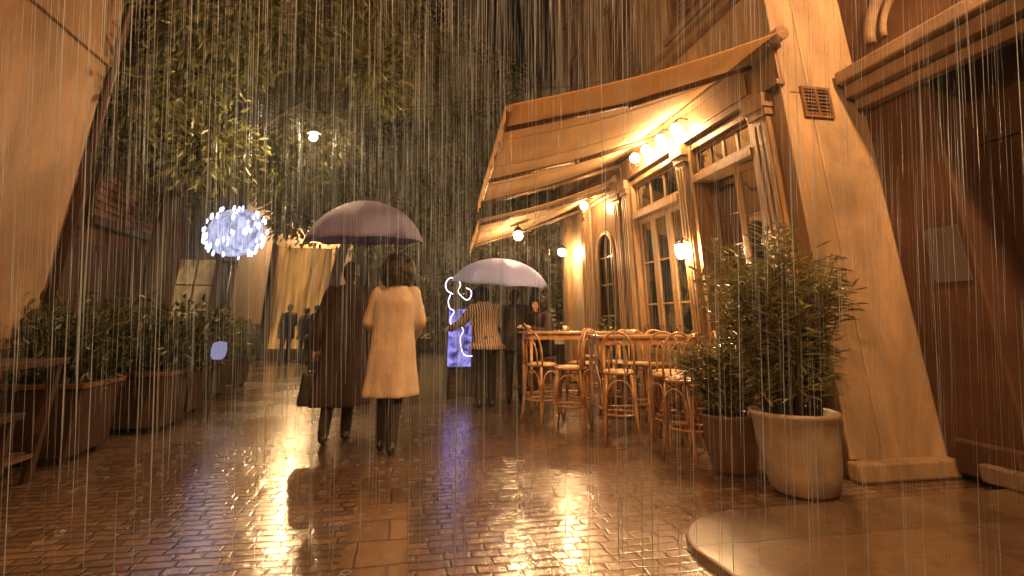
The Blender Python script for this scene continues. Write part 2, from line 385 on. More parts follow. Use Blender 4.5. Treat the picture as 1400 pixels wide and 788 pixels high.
# fluted pilasters
def pilaster(y0, y1):
    m = MB()
    m.box(XF - 0.09, XF - 0.003, y0, y1, 0.32, 3.22)
    m.box(XF - 0.12, XF - 0.003, y0 - 0.03, y1 + 0.03, 0.02, 0.32)
    m.box(XF - 0.12, XF - 0.003, y0 - 0.03, y1 + 0.03, 3.22, 3.3); m.box(XF - 0.15, XF - 0.003, y0 - 0.05, y1 + 0.05, 3.3, 3.455)
    k = max(2, int((y1 - y0) / 0.07)); st = (y1 - y0) / k
    for i in range(k):
        yc = y0 + st * (i + 0.5)
        m.box(XF - 0.112, XF - 0.088, yc - st * 0.28, yc + st * 0.28, 0.4, 3.15)
    m.build('pilaster', 'woodpaint_pale', cafe, True, bevel=0.006)
for y0, y1 in ((4.47, 4.72), (6.19, 6.41), (8.14, 8.36), (8.5, 8.74), (10.34, 10.6), (11.6, 11.9)): pilaster(y0, y1)

def sash(parent, name, wood, y0, y1, z0, z1, ny, nz, x=None, st=0.07, mun=0.022, kick=0.0, gl='glass', d=0.05):
    """glazed panel in the plane x, frame + one glass mesh"""
    x = XF + 0.10 if x is None else x
    m = MB()
    m.box(x, x + d, y0, y0 + st, z0, z1); m.box(x, x + d, y1 - st, y1, z0, z1)
    m.box(x, x + d, y0 + st, y1 - st, z1 - st, z1); m.box(x, x + d, y0 + st, y1 - st, z0, z0 + st * 1.3)
    zb = z0 + st * 1.3
    if kick:
        m.box(x + 0.012, x + d - 0.012, y0 + st, y1 - st, zb, z0 + kick - 0.04)
        m.box(x + 0.004, x + d - 0.004, y0 + st + 0.05, y1 - st - 0.05, zb + 0.06, z0 + kick - 0.11)
        m.box(x, x + d, y0 + st, y1 - st, z0 + kick - 0.04, z0 + kick + 0.04); zb = z0 + kick + 0.04
    for i in range(1, ny):
        yc = y0 + st + (y1 - y0 - 2 * st) * i / ny; m.box(x + 0.008, x + d - 0.008, yc - mun / 2, yc + mun / 2, zb, z1 - st)
    for j in range(1, nz):
        zc = zb + (z1 - st - zb) * j / nz; m.box(x + 0.010, x + d - 0.010, y0 + st, y1 - st, zc - mun / 2, zc + mun / 2)
    o = m.build(name, wood, parent, True, bevel=0.004)
    MB().box(x + d * 0.46, x + d * 0.54, y0 + st - 0.01, y1 - st + 0.01, zb - 0.01, z1 - st + 0.01).build('pane', gl, o, True)
    return o

# near doorway: dark gridded leaf, an open pale leaf, transom of four panes
dr = MB(); dr.box(XF - 0.05, XF + 0.2, 4.77, 4.84, 0.02, 3.41); dr.box(XF - 0.05, XF + 0.2, 6.08, 6.15, 0.02, 3.41)
dr.box(XF - 0.07, XF + 0.2, 4.84, 6.08, 2.9, 2.99); dr.box(XF - 0.04, XF + 0.2, 4.84, 6.08, 3.34, 3.41)
dframe = dr.build('door_frame', 'woodpaint_pale', cafe, True, bevel=0.006)
sash(cafe, 'transom', 'woodpaint', 4.845, 6.075, 2.995, 3.335, 4, 1, XF + 0.02, 0.05, 0.05, gl='darkglass')
sash(cafe, 'door_leaf', 'brownwood', 5.40, 6.07, 0.04, 2.89, 3, 6, XF + 0.24, 0.06, 0.02, kick=0.5, gl='darkglass')
leaf = bpy.data.objects.new('door_leaf', None); COL.objects.link(leaf); leaf.parent = cafe; leaf.location = (0.03, 4.86 - 8.35, 0)
leaf['label'] = 'pale door leaf standing open towards the lane'
def local_sash(parent, wd, z0, z1, st, kick):
    m = MB(); d = 0.045
    m.box(0, d, 0, st, z0, z1); m.box(0, d, wd - st, wd, z0, z1); m.box(0, d, st, wd - st, z1 - st, z1); m.box(0, d, st, wd - st, z0, z0 + 0.1)
    m.box(0.012, d - 0.012, st, wd - st, z0 + 0.1, z0 + kick); m.box(0, d, st, wd - st, z0 + kick, z0 + kick + 0.08)
    for j in (1, 2, 3): zc = z0 + kick + 0.08 + (z1 - st - z0 - kick - 0.08) * j / 4; m.box(0.01, d - 0.01, st, wd - st, zc - 0.012, zc + 0.012)
    m.build('frame', 'woodpaint_pale', parent, bevel=0.004)
    MB().box(0.02, 0.026, st - 0.01, wd - st + 0.01, z0 + kick, z1 - st + 0.01).build('pane', 'darkglass', parent)
local_sash(leaf, 0.40, 0.04, 2.88, 0.085, 0.7)
leaf.rotation_euler = (0, 0, R(7))
MB().tube([(0.0, 0.35, 1.05), (-0.06, 0.35, 1.05), (-0.07, 0.26, 1.05)], 0.01, 6).build('handle', 'iron', leaf)

# middle doors: three leaves under a wide transom
dr = MB(); dr.box(XF - 0.05, XF + 0.2, 6.445, 6.51, 0.02, 3.41); dr.box(XF - 0.05, XF + 0.2, 8.03, 8.095, 0.02, 3.41)
dr.box(XF - 0.08, XF + 0.2, 6.51, 8.03, 2.76, 2.86); dr.box(XF - 0.05, XF + 0.2, 6.51, 8.03, 3.34, 3.41)
dr.build('door_frame', 'woodpaint_pale', cafe, True, bevel=0.006)
sash(cafe, 'transom', 'woodpaint', 6.515, 8.025, 2.865, 3.335, 3, 1, XF + 0.02, 0.05, 0.05)
for i in range(3):
    y0 = 6.515 + 0.5045 * i
    lf = sash(cafe, 'door_leaf', 'woodpaint_pale', y0, y0 + 0.499, 0.04, 2.755, 1, 3, XF + 0.03, 0.075, 0.025, kick=0.75)
    MB().tube([(XF + 0.03, y0 + 0.43, 1.0), (XF - 0.03, y0 + 0.43, 1.0), (XF - 0.03, y0 + 0.43, 1.14), (XF + 0.03, y0 + 0.43, 1.14)], 0.009, 6).build('handle', 'iron', lf, True)
# arched bay: panelled wood with a round headed light
bay = MB(); yA, yB, zs = 9.1, 9.98, 2.35; yc = (yA + yB) / 2; ra = (yB - yA) / 2
bay.box(XF + 0.03, XF + 0.12, 8.79, yA, 0.03, 3.41); bay.box(XF + 0.03, XF + 0.12, yB, 10.29, 0.03, 3.41)
bay.box(XF + 0.03, XF + 0.12, yA, yB, 0.03, 0.75)
for i in range(16):                                   # spandrel above the arch in wedges
    a0, a1 = math.pi * i / 16, math.pi * (i + 1) / 16
    ya, za, yb2, zb = yc - ra * math.cos(a0), zs + ra * math.sin(a0), yc - ra * math.cos(a1), zs + ra * math.sin(a1)
    q = [(XF + 0.03, ya, za), (XF + 0.03, yb2, zb), (XF + 0.03, yb2, 3.41), (XF + 0.03, ya, 3.41)]
    vs = q + [(XF + 0.12, b, c) for a, b, c in q]
    bay.add(vs, [(0, 3, 2, 1), (4, 5, 6, 7), (0, 1, 5, 4), (2, 3, 7, 6)])
bo = bay.build('arched_panel', 'woodpaint', cafe, True)
MB().tube([(XF + 0.02, yA, 0.76)] + [(XF + 0.02, yc - ra * math.cos(math.pi * i / 20), zs + ra * math.sin(math.pi * i / 20)) for i in range(21)] + [(XF + 0.02, yB, 0.76)], 0.045, 8).build('arch_moulding', 'woodpaint_pale', bo, True)
m = MB()
for i in range(1, 3): m.box(XF + 0.06, XF + 0.09, yA + (yB - yA) * i / 3 - 0.014, yA + (yB - yA) * i / 3 + 0.014, 0.75, zs + 0.36)
for z in (1.3, 1.85, 2.35): m.box(XF + 0.062, XF + 0.088, yA, yB, z - 0.014, z + 0.014)
m.build('glazing_bar', 'woodpaint_pale', bo, True)
MB().box(XF + 0.070, XF + 0.078, yA - 0.02, yB + 0.02, 0.74, zs + ra + 0.02).build('pane', 'glass', bo, True)
# vent grille on the lit end wall
vg = MB(); vx, vz = 3.86, 3.32
vg.box(vx, vx + 0.34, 4.27, 4.298, vz - 0.17, vz - 0.14); vg.box(vx, vx + 0.34, 4.27, 4.298, vz + 0.14, vz + 0.17); vg.box(vx, vx + 0.03, 4.27, 4.298, vz - 0.14, vz + 0.14); vg.box(vx + 0.31, vx + 0.34, 4.27, 4.298, vz - 0.14, vz + 0.14); vg.box(vx + 0.155, vx + 0.185, 4.27, 4.298, vz - 0.14, vz + 0.14)
for i in range(7):
    z = vz - 0.12 + 0.04 * i
    vg.box(vx + 0.03, vx + 0.31, 4.278, 4.292, z - 0.008, z + 0.008)
vgo = vg.build('vent_grille', 'brownwood', cafe, True)
MB().box(vx + 0.02, vx + 0.32, 4.294, 4.299, vz - 0.15, vz + 0.15).build('vent_shade_sheet', 'blackcloth', vgo, True)  # black sheet stands in for the shade behind the slats
# plinth at the foot of the end wall
MB().box(3.60, 4.56, 4.16, 4.298, 0.0, 0.14).build('plinth', 'plaster', cafe, True, bevel=0.02)
# end-wall corner strip (pilaster of the corner)
MB().box(3.62, 3.72, 4.26, 4.298, 0.145, 10.9).build('corner_strip', 'plaster', cafe, True, bevel=0.012)
# upper windows with closed louvred shutters
def upper_window(yc, z0, z1, wd=1.05):
    fr = MB(); x = XF
    fr.box(x - 0.06, x - 0.003, yc - wd / 2 - 0.12, yc - wd / 2, z0, z1); fr.box(x - 0.06, x - 0.003, yc + wd / 2, yc + wd / 2 + 0.12, z0, z1)
    fr.box(x - 0.07, x - 0.003, yc - wd / 2 - 0.15, yc + wd / 2 + 0.15, z1, z1 + 0.16); 
    wo = fr.build('window', 'upper', cafe, True, bevel=0.008)
    MB().box(x - 0.14, x - 0.003, yc - wd / 2 - 0.18, yc + wd / 2 + 0.18, z0 - 0.1, z0).build('sill', 'upper', wo, True, bevel=0.008)
    for s in (0, 1):
        y0 = yc - wd / 2 + s * wd / 2 + 0.004; y1 = y0 + wd / 2 - 0.008; m = MB()
        m.box(x - 0.045, x - 0.004, y0, y0 + 0.05, z0 + 0.004, z1 - 0.004); m.box(x - 0.045, x - 0.004, y1 - 0.05, y1, z0 + 0.004, z1 - 0.004)
        m.box(x - 0.02, x - 0.006, y0 + 0.05, y1 - 0.05, z0 + 0.01, z1 - 0.01)
        k = int((z1 - z0) / 0.07)
        for i in range(k): z = z0 + 0.05 + (z1 - z0 - 0.1) * i / (k - 1); m.box(x - 0.038, x - 0.018, y0 + 0.05, y1 - 0.05, z - 0.014, z + 0.014)
        m.build('shutter', 'shutter', wo, True)
for yc in (5.6, 8.0, 10.6):
    upper_window(yc, 5.1, 7.0); upper_window(yc, 8.3, 10.0)

# ------------------------------------------------------------------ neighbouring building at the right edge
XN = 4.58
nb = thing('shop_building', 'dark brown building with a deep wooden doorway at the right edge', 'building', (XN, 0, 0))
w = MB()
w.box(XN, XN + 0.5, 3.6, 4.29, 0, 3.5); w.box(XN, XN + 0.5, -8, 1.6, 0, 3.5); w.box(XN, XN + 0.5, -8, 4.29, 3.5, 11)
w.box(XN + 0.5, XN + 4.8, 3.98, 4.29, 0, 11); w.box(XN + 4.5, XN + 4.8, -8, 3.98, 0, 11); w.box(XN + 0.5, XN + 4.5, -8, -7.7, 0, 11)
w.build('wall', 'plaster_dark', nb, True, bevel=0.02)
MB().box(XN - 0.1, XN + 5, -8.1, 4.28, 11.003, 11.3).build('roof', 'darkwood', nb, True)
cm = MB(); cm.box(XN - 0.30, XN - 0.003, -8, 4.26, 3.52, 3.66); cm.box(XN - 0.22, XN - 0.003, -8, 4.26, 3.38, 3.52); cm.box(XN - 0.12, XN - 0.003, -8, 4.26, 3.26, 3.38)
cm.build('cornice', 'upper', nb, True, bevel=0.02)
# round-headed moulding above the cornice
MB().tube([(XN - 0.01, 3.45 + 0.55 * math.cos(math.pi * i / 18), 3.9 + 0.55 * math.sin(math.pi * i / 18)) for i in range(19)], 0.06, 8).build('arch_moulding', 'upper', nb, True)
MB().tube([(XN - 0.01, 3.45 + 0.40 * math.cos(math.pi * i / 18), 3.9 + 0.40 * math.sin(math.pi * i / 18)) for i in range(19)], 0.035, 8).build('arch_moulding', 'upper', nb, True)
# the recessed dark wooden shopfront
d = MB(); d.box(XN + 0.42, XN + 0.48, 1.62, 3.58, 0.1, 3.48)
for i in range(4):
    y0 = 1.68 + 0.48 * i; d.box(XN + 0.385, XN + 0.42, y0, y0 + 0.06, 0.1, 3.48); 
d.box(XN + 0.388, XN + 0.42, 1.62, 3.58, 0.95, 1.05); d.box(XN + 0.388, XN + 0.42, 1.62, 3.58, 2.7, 2.8)
dd = d.build('door', 'darkwood', nb, True)
MB().tube([(XN + 0.40, 2.62, 1.1), (XN + 0.33, 2.62, 1.1), (XN + 0.33, 2.62, 1.35), (XN + 0.40, 2.62, 1.35)], 0.012, 6).build('handle', 'iron', dd, True)
MB().box(XN - 0.16, XN + 0.3, 1.5, 3.9, 0.046, 0.17).build('doorstep', 'kerb', nb, True, bevel=0.015)
MB().box(XN - 0.09, XN - 0.003, 3.62, 4.14, 0.046, 0.30).build('plinth', 'plaster_dark', nb, True, bevel=0.02)
ps = MB(); ps.box(XN - 0.012, XN - 0.003, 3.66, 3.98, 1.52, 1.98)
tag(ps.build('poster', 'poster'), 'faded blue grey poster pasted on the dark brown wall', 'poster')

# ------------------------------------------------------------------ awnings
def awning(name, label, wallA, wallB, frA, frB, val, arms):
    root = thing(name, label, 'awning', ((wallA[0]), (wallA[1] + wallB[1]) / 2, (wallA[2] + wallB[2]) / 2), 0, 'orange awnings over the cafe terrace')
    A, B, C, D = map(Vector, (wallA, wallB, frA, frB))
    def fn(u, v):
        top = A.lerp(B, u); bot = C.lerp(D, u); p = top.lerp(bot, v)
        sag = -0.07 * math.sin(math.pi * v) - 0.02 * math.sin(math.pi * u * 3) ** 2 * math.sin(math.pi * v)
        p.z += sag + 0.006 * math.sin(u * 40 + v * 3) * v
        return p
    MB().grid(fn, 40, 24).build('canvas', 'canvas', root, True, solid=0.006)
    def fv(u, v):
        p = C.lerp(D, u); h = val * (0.82 + 0.18 * abs(math.sin(math.pi * u * 14)))
        return Vector((p.x - 0.03 - 0.015 * math.sin(u * 55) * v, p.y, p.z - 0.01 - h * v))
    MB().grid(fv, 84, 4).build('valance', 'canvas', root, True, solid=0.005)
    fb = MB(); fb.tube([C + Vector((0, 0, -0.03)), D + Vector((0, 0, -0.03))], 0.03, 10); fb.build('front_bar', 'awning_metal', root, True)
    MB().tube([A + Vector((-0.02, 0.0, -0.02)), B + Vector((-0.02, 0.05, -0.02))], 0.075, 12).build('roller', 'awning_metal', root, True)
    for t in arms:
        a = A.lerp(B, t) + Vector((-0.05, 0, -0.16)); c = C.lerp(D, t) + Vector((0.02, 0, -0.05))
        e = a.lerp(c, 0.5) + Vector((0, 0.18, -0.015))
        ar = MB().tube([a, e], 0.032, 8).tube([e, c], 0.026, 8).ball(e, 0.045, n=10, m=7).build('arm', 'awning_metal', root, True)
    # stitched seams as narrow doubled bands of cloth
    for t in (0.25, 0.5, 0.75):
        m = MB(); m.grid(lambda u, v: fn(t - 0.004 + 0.008 * u, v) + Vector((0, 0, -0.008)), 1, 24)
        m.build('seam', 'canvas', root, True, solid=0.003)
    return root
awning('awning', 'large orange canvas awning, the nearer and higher of the two over the terrace', (3.6, 4.05, 3.98), (3.6, 8.45, 3.92), (0.77, 4.05, 2.93), (1.05, 7.9, 2.93), 0.17, (0.12, 0.62, 0.97))
awning('awning', 'smaller orange canvas awning above the hanging lamp, beyond the larger awning', (3.6, 8.62, 3.62), (3.6, 10.6, 3.56), (1.1, 8.2, 2.72), (1.2, 10.07, 2.57), 0.16, (0.06, 0.95))

# ------------------------------------------------------------------ lamps
def globe_lamp(x, y, z, label, r=0.075, arm=0.16):
    root = thing('wall_lamp', label, 'lamp', (x + arm, y, z + 0.1), 0, 'bare globe lamps on the cafe front')
    MB().tube([(0.03, 0, 0.05), (-arm * 0.6, 0, 0.06), (-arm, 0, 0.02), (-arm, 0, -0.02)], 0.012, 8).build('bracket', 'iron', root)
    MB().lathe([(0.0, 0.0), (0.035, 0.0), (0.03, -0.035), (0.0, -0.035)], 12, (-arm, 0, -0.0)).build('cap', 'iron', root)
    MB().ball((-arm, 0, -0.1), r, n=12, m=8).build('globe', 'bulb_row', root)
for i, (x, y, lab) in enumerate(((3.42, 6.05, 'glowing globe lamp at the end of the row nearest the open door'), (3.42, 6.5, 'glowing globe lamp, second of its row counting from the open door'),
                                (3.42, 6.98, 'glowing globe lamp, third of its row counting from the open door'), (3.42, 7.4, 'glowing globe lamp at the far end of the row over the glazed doors'))):
    globe_lamp(x, y, 3.62, lab)
globe_lamp(3.36, 9.75, 3.34, 'glowing globe lamp alone high on the front beside the small awning')
# hanging lamp under the far awning
def hanging(name, label, x, y, z, top, r):
    root = thing(name, label, 'lamp', (x, y, z))
    MB().tube([(0, 0, top - z), (0, 0, r + 0.06)], 0.008, 6).build('cord', 'iron', root)
    MB().lathe([(0.02, r + 0.08), (0.05, r + 0.06), (r * 1.25, r * 0.75), (r * 1.22, r * 0.72), (0.03, r + 0.02)], 20).build('lamp_shade', 'iron', root)
    MB().ball((0, 0, 0), r * 0.95, n=12, m=8).build('bulb', 'bulb', root)
hanging('pendant_lamp', 'bright pendant lamp hanging under the front of the small awning', 1.95, 9.35, 2.66, 2.98, 0.085)
hanging('pendant_lamp', 'bright pendant lamp hanging low over the far terrace end', 3.3, 11.2, 2.62, 3.5, 0.085)
MB_ = None
# bracket lantern arm for that far lamp
# wall sconce beside the glazed doors
sr = thing('wall_sconce', 'glowing lantern sconce between the glazed doors and open door', 'lamp', (3.56, 6.28, 2.05))
MB().box(-0.02, 0.0, -0.04, 0.04, -0.12, 0.16).build('back_plate', 'iron', sr)
MB().tube([(-0.02, 0, 0.12), (-0.09, 0, 0.17), (-0.14, 0, 0.14)], 0.009, 6).build('bracket', 'iron', sr)
MB().lathe([(0.0, 0.14), (0.05, 0.10), (0.075, 0.085), (0.075, 0.075), (0.0, 0.075)], 8, (-0.14, 0, 0)).build('cap', 'iron', sr)
MB().lathe([(0.0, -0.10), (0.04, -0.09), (0.06, -0.02), (0.062, 0.074), (0.0, 0.0745)], 10, (-0.14, 0, 0)).build('globe', 'bulb', sr)

def street_lantern(label, x, y, z, wallx, mat, rad=0.11):
    root = thing('street_lantern', label, 'street lamp', (wallx, y, z))
    dx = x - wallx; s = 1 if dx > 0 else -1
    MB().tube([(0, 0, 0.25), (dx * 0.5, 0, 0.42), (dx, 0, 0.36), (dx, 0, 0.28)], 0.025, 8).tube([(0, 0, -0.1), (dx * 0.45, 0, 0.38)], 0.015, 6).build('bracket', 'iron', root)
    MB().lathe([(0.02, 0.3), (0.05, 0.27), (0.2, 0.16), (0.2, 0.145), (0.0, 0.145)], 8, (dx, 0, 0)).build('cap', 'iron', root)
    c = MB()
    for k in range(4):
        a = math.pi / 4 + k * math.pi / 2
        c.tube([(dx + 0.19 * math.cos(a), 0.19 * math.sin(a), 0.145), (dx + 0.11 * math.cos(a), 0.11 * math.sin(a), -0.28)], 0.01, 5)
    c.lathe([(0.0, -0.31), (0.12, -0.3), (0.12, -0.275), (0.0, -0.275)], 8, (dx, 0, 0))
    c.build('cage', 'iron', root)
    MB().ball((dx, 0, -0.05), rad, n=12, m=8).build('bulb', mat, root)
    return root
street_lantern('iron street lantern on the shop wall lighting the corner pier', 3.75, 1.1, 5.3, XN, 'bulb_pier')
street_lantern('iron street lantern on the left house lighting the plaster wall', -1.9, -2.2, 5.2, -3.6, 'bulb_street')

# ------------------------------------------------------------------ left side houses
XL = -3.6
lh = thing('plaster_house', 'tall house with a plain orange plaster wall at the left edge', 'house', (XL, 0, 0))
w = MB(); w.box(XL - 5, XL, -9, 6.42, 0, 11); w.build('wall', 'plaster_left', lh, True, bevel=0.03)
MB().box(XL - 5.1, XL + 0.15, -9.1, 6.5, 11.003, 11.2).build('roof', 'darkwood', lh, True)
MB().box(XL + 0.003, XL + 0.05, -9, 6.38, 4.02, 4.16).build('string_course', 'plaster_left', lh, True, bevel=0.01)
MB().box(XL + 0.003, XL + 0.06, -9, 6.38, 0.0, 0.55).build('plinth', 'plaster_dark', lh, True, bevel=0.015)

MB().tube([(XL + 0.03, 6.47, 0.3), (XL + 0.03, 6.47, 10.8)], 0.045, 10).build('dark_edge_pipe', 'darkwood', lh, True)  # dark pipe added so the lit wall ends in a dark edge
X2 = -4.25
l2 = thing('shuttered_house', 'dim brown house with a louvred shutter behind the left planters', 'house', (X2, 9, 0))
w = MB(); w.box(X2 - 4, X2, 6.44, 11.4, 0, 9.5); w.build('wall', 'plaster_dark', l2, True, bevel=0.03)
MB().box(X2 - 4.1, X2 + 0.2, 6.43, 11.5, 9.503, 9.7).build('roof', 'darkwood', l2, True)
def shut(y0, y1, z0, z1):
    fr = MB(); fr.box(X2 + 0.003, X2 + 0.07, y0 - 0.1, y0, z0 - 0.1, z1 + 0.1); fr.box(X2 + 0.003, X2 + 0.07, y1, y1 + 0.1, z0 - 0.1, z1 + 0.1); fr.box(X2 + 0.003, X2 + 0.065, y0, y1, z1, z1 + 0.1); fr.box(X2 + 0.003, X2 + 0.10, y0, y1, z0 - 0.1, z0)
    wo = fr.build('window', 'darkwood', l2, True)
    m = MB(); m.box(X2 + 0.004, X2 + 0.02, y0 + 0.003, y1 - 0.003, z0 + 0.003, z1 - 0.003)
    k = int((z1 - z0) / 0.1)
    for i in range(k): z = z0 + 0.05 + (z1 - z0 - 0.1) * i / (k - 1); m.box(X2 + 0.018, X2 + 0.06, y0 + 0.003, y1 - 0.003, z - 0.03, z + 0.02)
    m.build('shutter', 'shutter', wo, True)
shut(8.0, 10.2, 2.55, 3.75); shut(8.2, 9.8, 5.6, 7.2)
MB().box(X2 + 0.003, X2 + 0.09, 7.0, 11.0, 0.02, 2.2).build('shop_front', 'darkwood', l2, True, bevel=0.01)

# houses that close the lane
def far_house(label, x0, x1, y0, y1, h, wins, glow=None):
    root = thing('far_house', label, 'house', ((x0 + x1) / 2, y0, 0), 0, 'houses closing the lane')
    MB().box(x0, x1, y0, y1, 0, h).build('wall', 'far_wall', root, True, bevel=0.03)
    MB().box(x0 - 0.15, x1 + 0.15, y0 - 0.2, y1 + 0.1, h + 0.003, h + 0.25).build('roof', 'darkwood', root, True)
    for (xc, z0, wd, hh, lit) in wins:
        fr = MB(); fr.box(xc - wd / 2 - 0.1, xc - wd / 2, y0 - 0.06, y0 - 0.003, z0, z0 + hh); fr.box(xc + wd / 2, xc + wd / 2 + 0.1, y0 - 0.06, y0 - 0.003, z0, z0 + hh)
        fr.box(xc - wd / 2 - 0.1, xc + wd / 2 + 0.1, y0 - 0.08, y0 - 0.003, z0 + hh, z0 + hh + 0.12); fr.box(xc - wd / 2 - 0.14, xc + wd / 2 + 0.14, y0 - 0.12, y0 - 0.003, z0 - 0.1, z0)
        if lit != 'wallglow': fr.box(xc - 0.025, xc + 0.025, y0 - 0.05, y0 - 0.02, z0, z0 + hh)
        for j in ((1, 2) if lit != 'wallglow' else ()): fr.box(xc - wd / 2, xc + wd / 2, y0 - 0.045, y0 - 0.022, z0 + hh * j / 3 - 0.02, z0 + hh * j / 3 + 0.02)
        wo = fr.build('window', 'woodpaint', root, True)
        MB().box(xc - wd / 2, xc + wd / 2, y0 - 0.015, y0 - 0.004, z0, z0 + hh).build('pane', lit, wo, True)
    return root
far_house('far house with a glowing amber pane in place of lamplit wall behind the couple', -4.55, -1.9, 20, 28, 8.5,
          [(-3.45, 0.35, 1.7, 3.3, 'wallglow'), (-3.2, 4.8, 1.0, 1.7, 'room')])
far_house('far dim house in the middle, behind the trees at the lane end', -1.6, 4.4, 25, 33, 9.5,
          [(-0.4, 0.5, 1.3, 2.4, 'room'), (1.5, 0.5, 1.3, 2.4, 'room'), (3.4, 0.5, 1.2, 2.4, 'darkglass'), (-0.4, 4.4, 1.0, 1.8, 'darkglass'), (1.5, 4.4, 1.0, 1.8, 'room'), (3.4, 4.4, 1.0, 1.8, 'darkglass')])
far_house('far house beyond the cafe corner, mostly hidden by leaves', 3.7, 11, 15.5, 24, 8.5,
          [(4.7, 0.6, 1.1, 2.2, 'room'), (6.5, 0.6, 1.1, 2.2, 'darkglass'), (4.9, 4.2, 1.0, 1.8, 'darkglass')])
far_house('far narrow house beyond the shuttered house on the left', -11, -4.6, 16.2, 19.8, 9.0, [(-5.6, 0.8, 0.9, 2.0, 'room'), (-5.7, 4.6, 0.9, 1.6, 'darkglass')])

wl = thing('wall_lantern', 'bright lantern over the amber glow pane behind the mauve umbrella', 'street lamp', (-3.1, 20, 4.3))
MB().tube([(0, -0.003, 0.1), (0, -0.35, 0.32), (0, -0.6, 0.3), (0, -0.6, 0.2)], 0.025, 8).build('bracket', 'iron', wl)
MB().lathe([(0.0, 0.24), (0.06, 0.2), (0.18, 0.13), (0.17, 0.115), (0.0, 0.12)], 12, (0, -0.6, 0)).build('cap', 'iron', wl)
MB().ball((0, -0.6, 0), 0.115, n=12, m=8).build('globe', 'bulb_far', wl)
# ------------------------------------------------------------------ foliage
def leaf_quad(mb, c, d, up, L, W, fold=0.0):
    """a pointed leaf: six corners, slight fold"""
    d = d.normalized(); s = d.cross(up)
    if s.length < 1e-4: s = d.orthogonal()
    s.normalize(); n = s.cross(d)
    p0 = c; p3 = c + d * L - n * L * 0.12
    a = c + d * L * 0.35; b = c + d * L * 0.72 - n * L * 0.04
    mb.add([p0, a + s * W * 0.5 + n * fold * W, b + s * W * 0.36 + n * fold * W, p3, b - s * W * 0.36 + n * fold * W, a - s * W * 0.5 + n * fold * W],
           [(0, 1, 2, 3), (0, 3, 4, 5)])

def rdir(r):
    while True:
        v = Vector((r.uniform(-1, 1), r.uniform(-1, 1), r.uniform(-1, 1)))
        if 0.05 < v.length < 1: return v.normalized()

def seg_dist(p, a, b):
    d = b - a; t = max(0, min(1, (p - a).dot(d) / d.dot(d))); return (p - a - d * t).length
# the crowns part around the two lane lamps
GAPS = [(Vector((0, 2, 1.4)), Vector((-1.43, 7.6, 3.69))), (Vector((-1, 4, 0.5)), Vector((-3.1, 19.4, 4.2))), (Vector((0, 0, 1.2)), Vector((-4.2, 14.4, 3.35))), (Vector((-1.2, 4, 0.7)), Vector((-4.2, 14.4, 3.2)))]
def tree(name, label, x, y, trunk_h, cr, cz, rx, ry, rz, nclump, nleaf, L, mat, seed, lean=(0, 0), droop=0.3, tr=0.15):
    r = random.Random(seed)
    root = thing(name, label, 'tree', (x, y, 0), 0, 'trees over the lane')
    t = MB(); top = Vector((lean[0], lean[1], trunk_h))
    cc = Vector((lean[0] * 1.3, lean[1] * 1.3, cz))
    pts = [Vector((0, 0, -0.05)), Vector((0.04, 0.03, trunk_h * 0.33)), Vector((lean[0] * 0.5 - 0.05, lean[1] * 0.5, trunk_h * 0.66)), top]
    t.tube(pts, [tr * 1.35, tr, tr * 0.9, tr * 0.78], 10)
    clumps = []
    while len(clumps) < nclump:
        while True:
            v = Vector((r.uniform(-1, 1), r.uniform(-1, 1), r.uniform(-1, 1)))
            if v.length < 1: break
        v = v.normalized() * (v.length ** 0.45)
        c = cc + Vector((v.x * rx, v.y * ry, v.z * rz))
        if (c + Vector((x, y, 0)) - GAPS[0][1]).length > 1.35 and all(seg_dist(c + Vector((x, y, 0)), a, b) > (1.15 if b.y > 14 and b.y < 15 else 0.62) for a, b in GAPS): clumps.append(c)
    for c in clumps[:max(8, nclump // 10)]:
        mid = top.lerp(c, 0.5) + Vector((0, 0, -0.2))
        t.tube([top - Vector((0, 0, 0.25)), mid, c], [tr * 0.5, tr * 0.28, 0.02], 6)
    t.build('trunk', 'bark', root)
    m = MB()
    for c in clumps:
        s = r.uniform(0.45, 1.0) * 0.24 * (rx + rz) / 2 + 0.15
        for k in range(nleaf):
            q = rdir(r) * s * (r.random() ** 0.5); q.z *= 0.75
            d = (q.normalized() + rdir(r) * 0.8); d.z -= droop
            leaf_quad(m, c + q, d, rdir(r), L * r.uniform(0.7, 1.3), L * r.uniform(0.32, 0.5), 0.12)
    m.build('crown', mat, root)
    return root
tree('plane_tree', 'big leafy tree rising behind the left planters over the lane', -3.68, 8.9, 3.7, 0, 5.8, 3.4, 2.7, 2.9, 150, 230, 0.15, 'leaf', 11, (0.1, 0.1))
tree('plane_tree', 'tall dark tree behind the tree by the planters, mid-lane', -1.9, 14.6, 3.6, 0, 7.0, 4.2, 2.6, 4.0, 140, 210, 0.19, 'leaf', 12, (0.4, 0))
tree('plane_tree', 'pale flecked bushy tree behind the smaller umbrella', 1.3, 15.2, 1.3, 0, 3.9, 2.0, 1.6, 3.3, 80, 190, 0.17, 'leaf_far', 13, (0.1, 0), tr=0.11)
tree('plane_tree', 'dark leafy tree past the cafe corner under the small awning', 3.0, 14.0, 1.4, 0, 3.2, 1.9, 1.2, 2.4, 60, 170, 0.16, 'leaf_far', 14, (0.1, 0), tr=0.1)

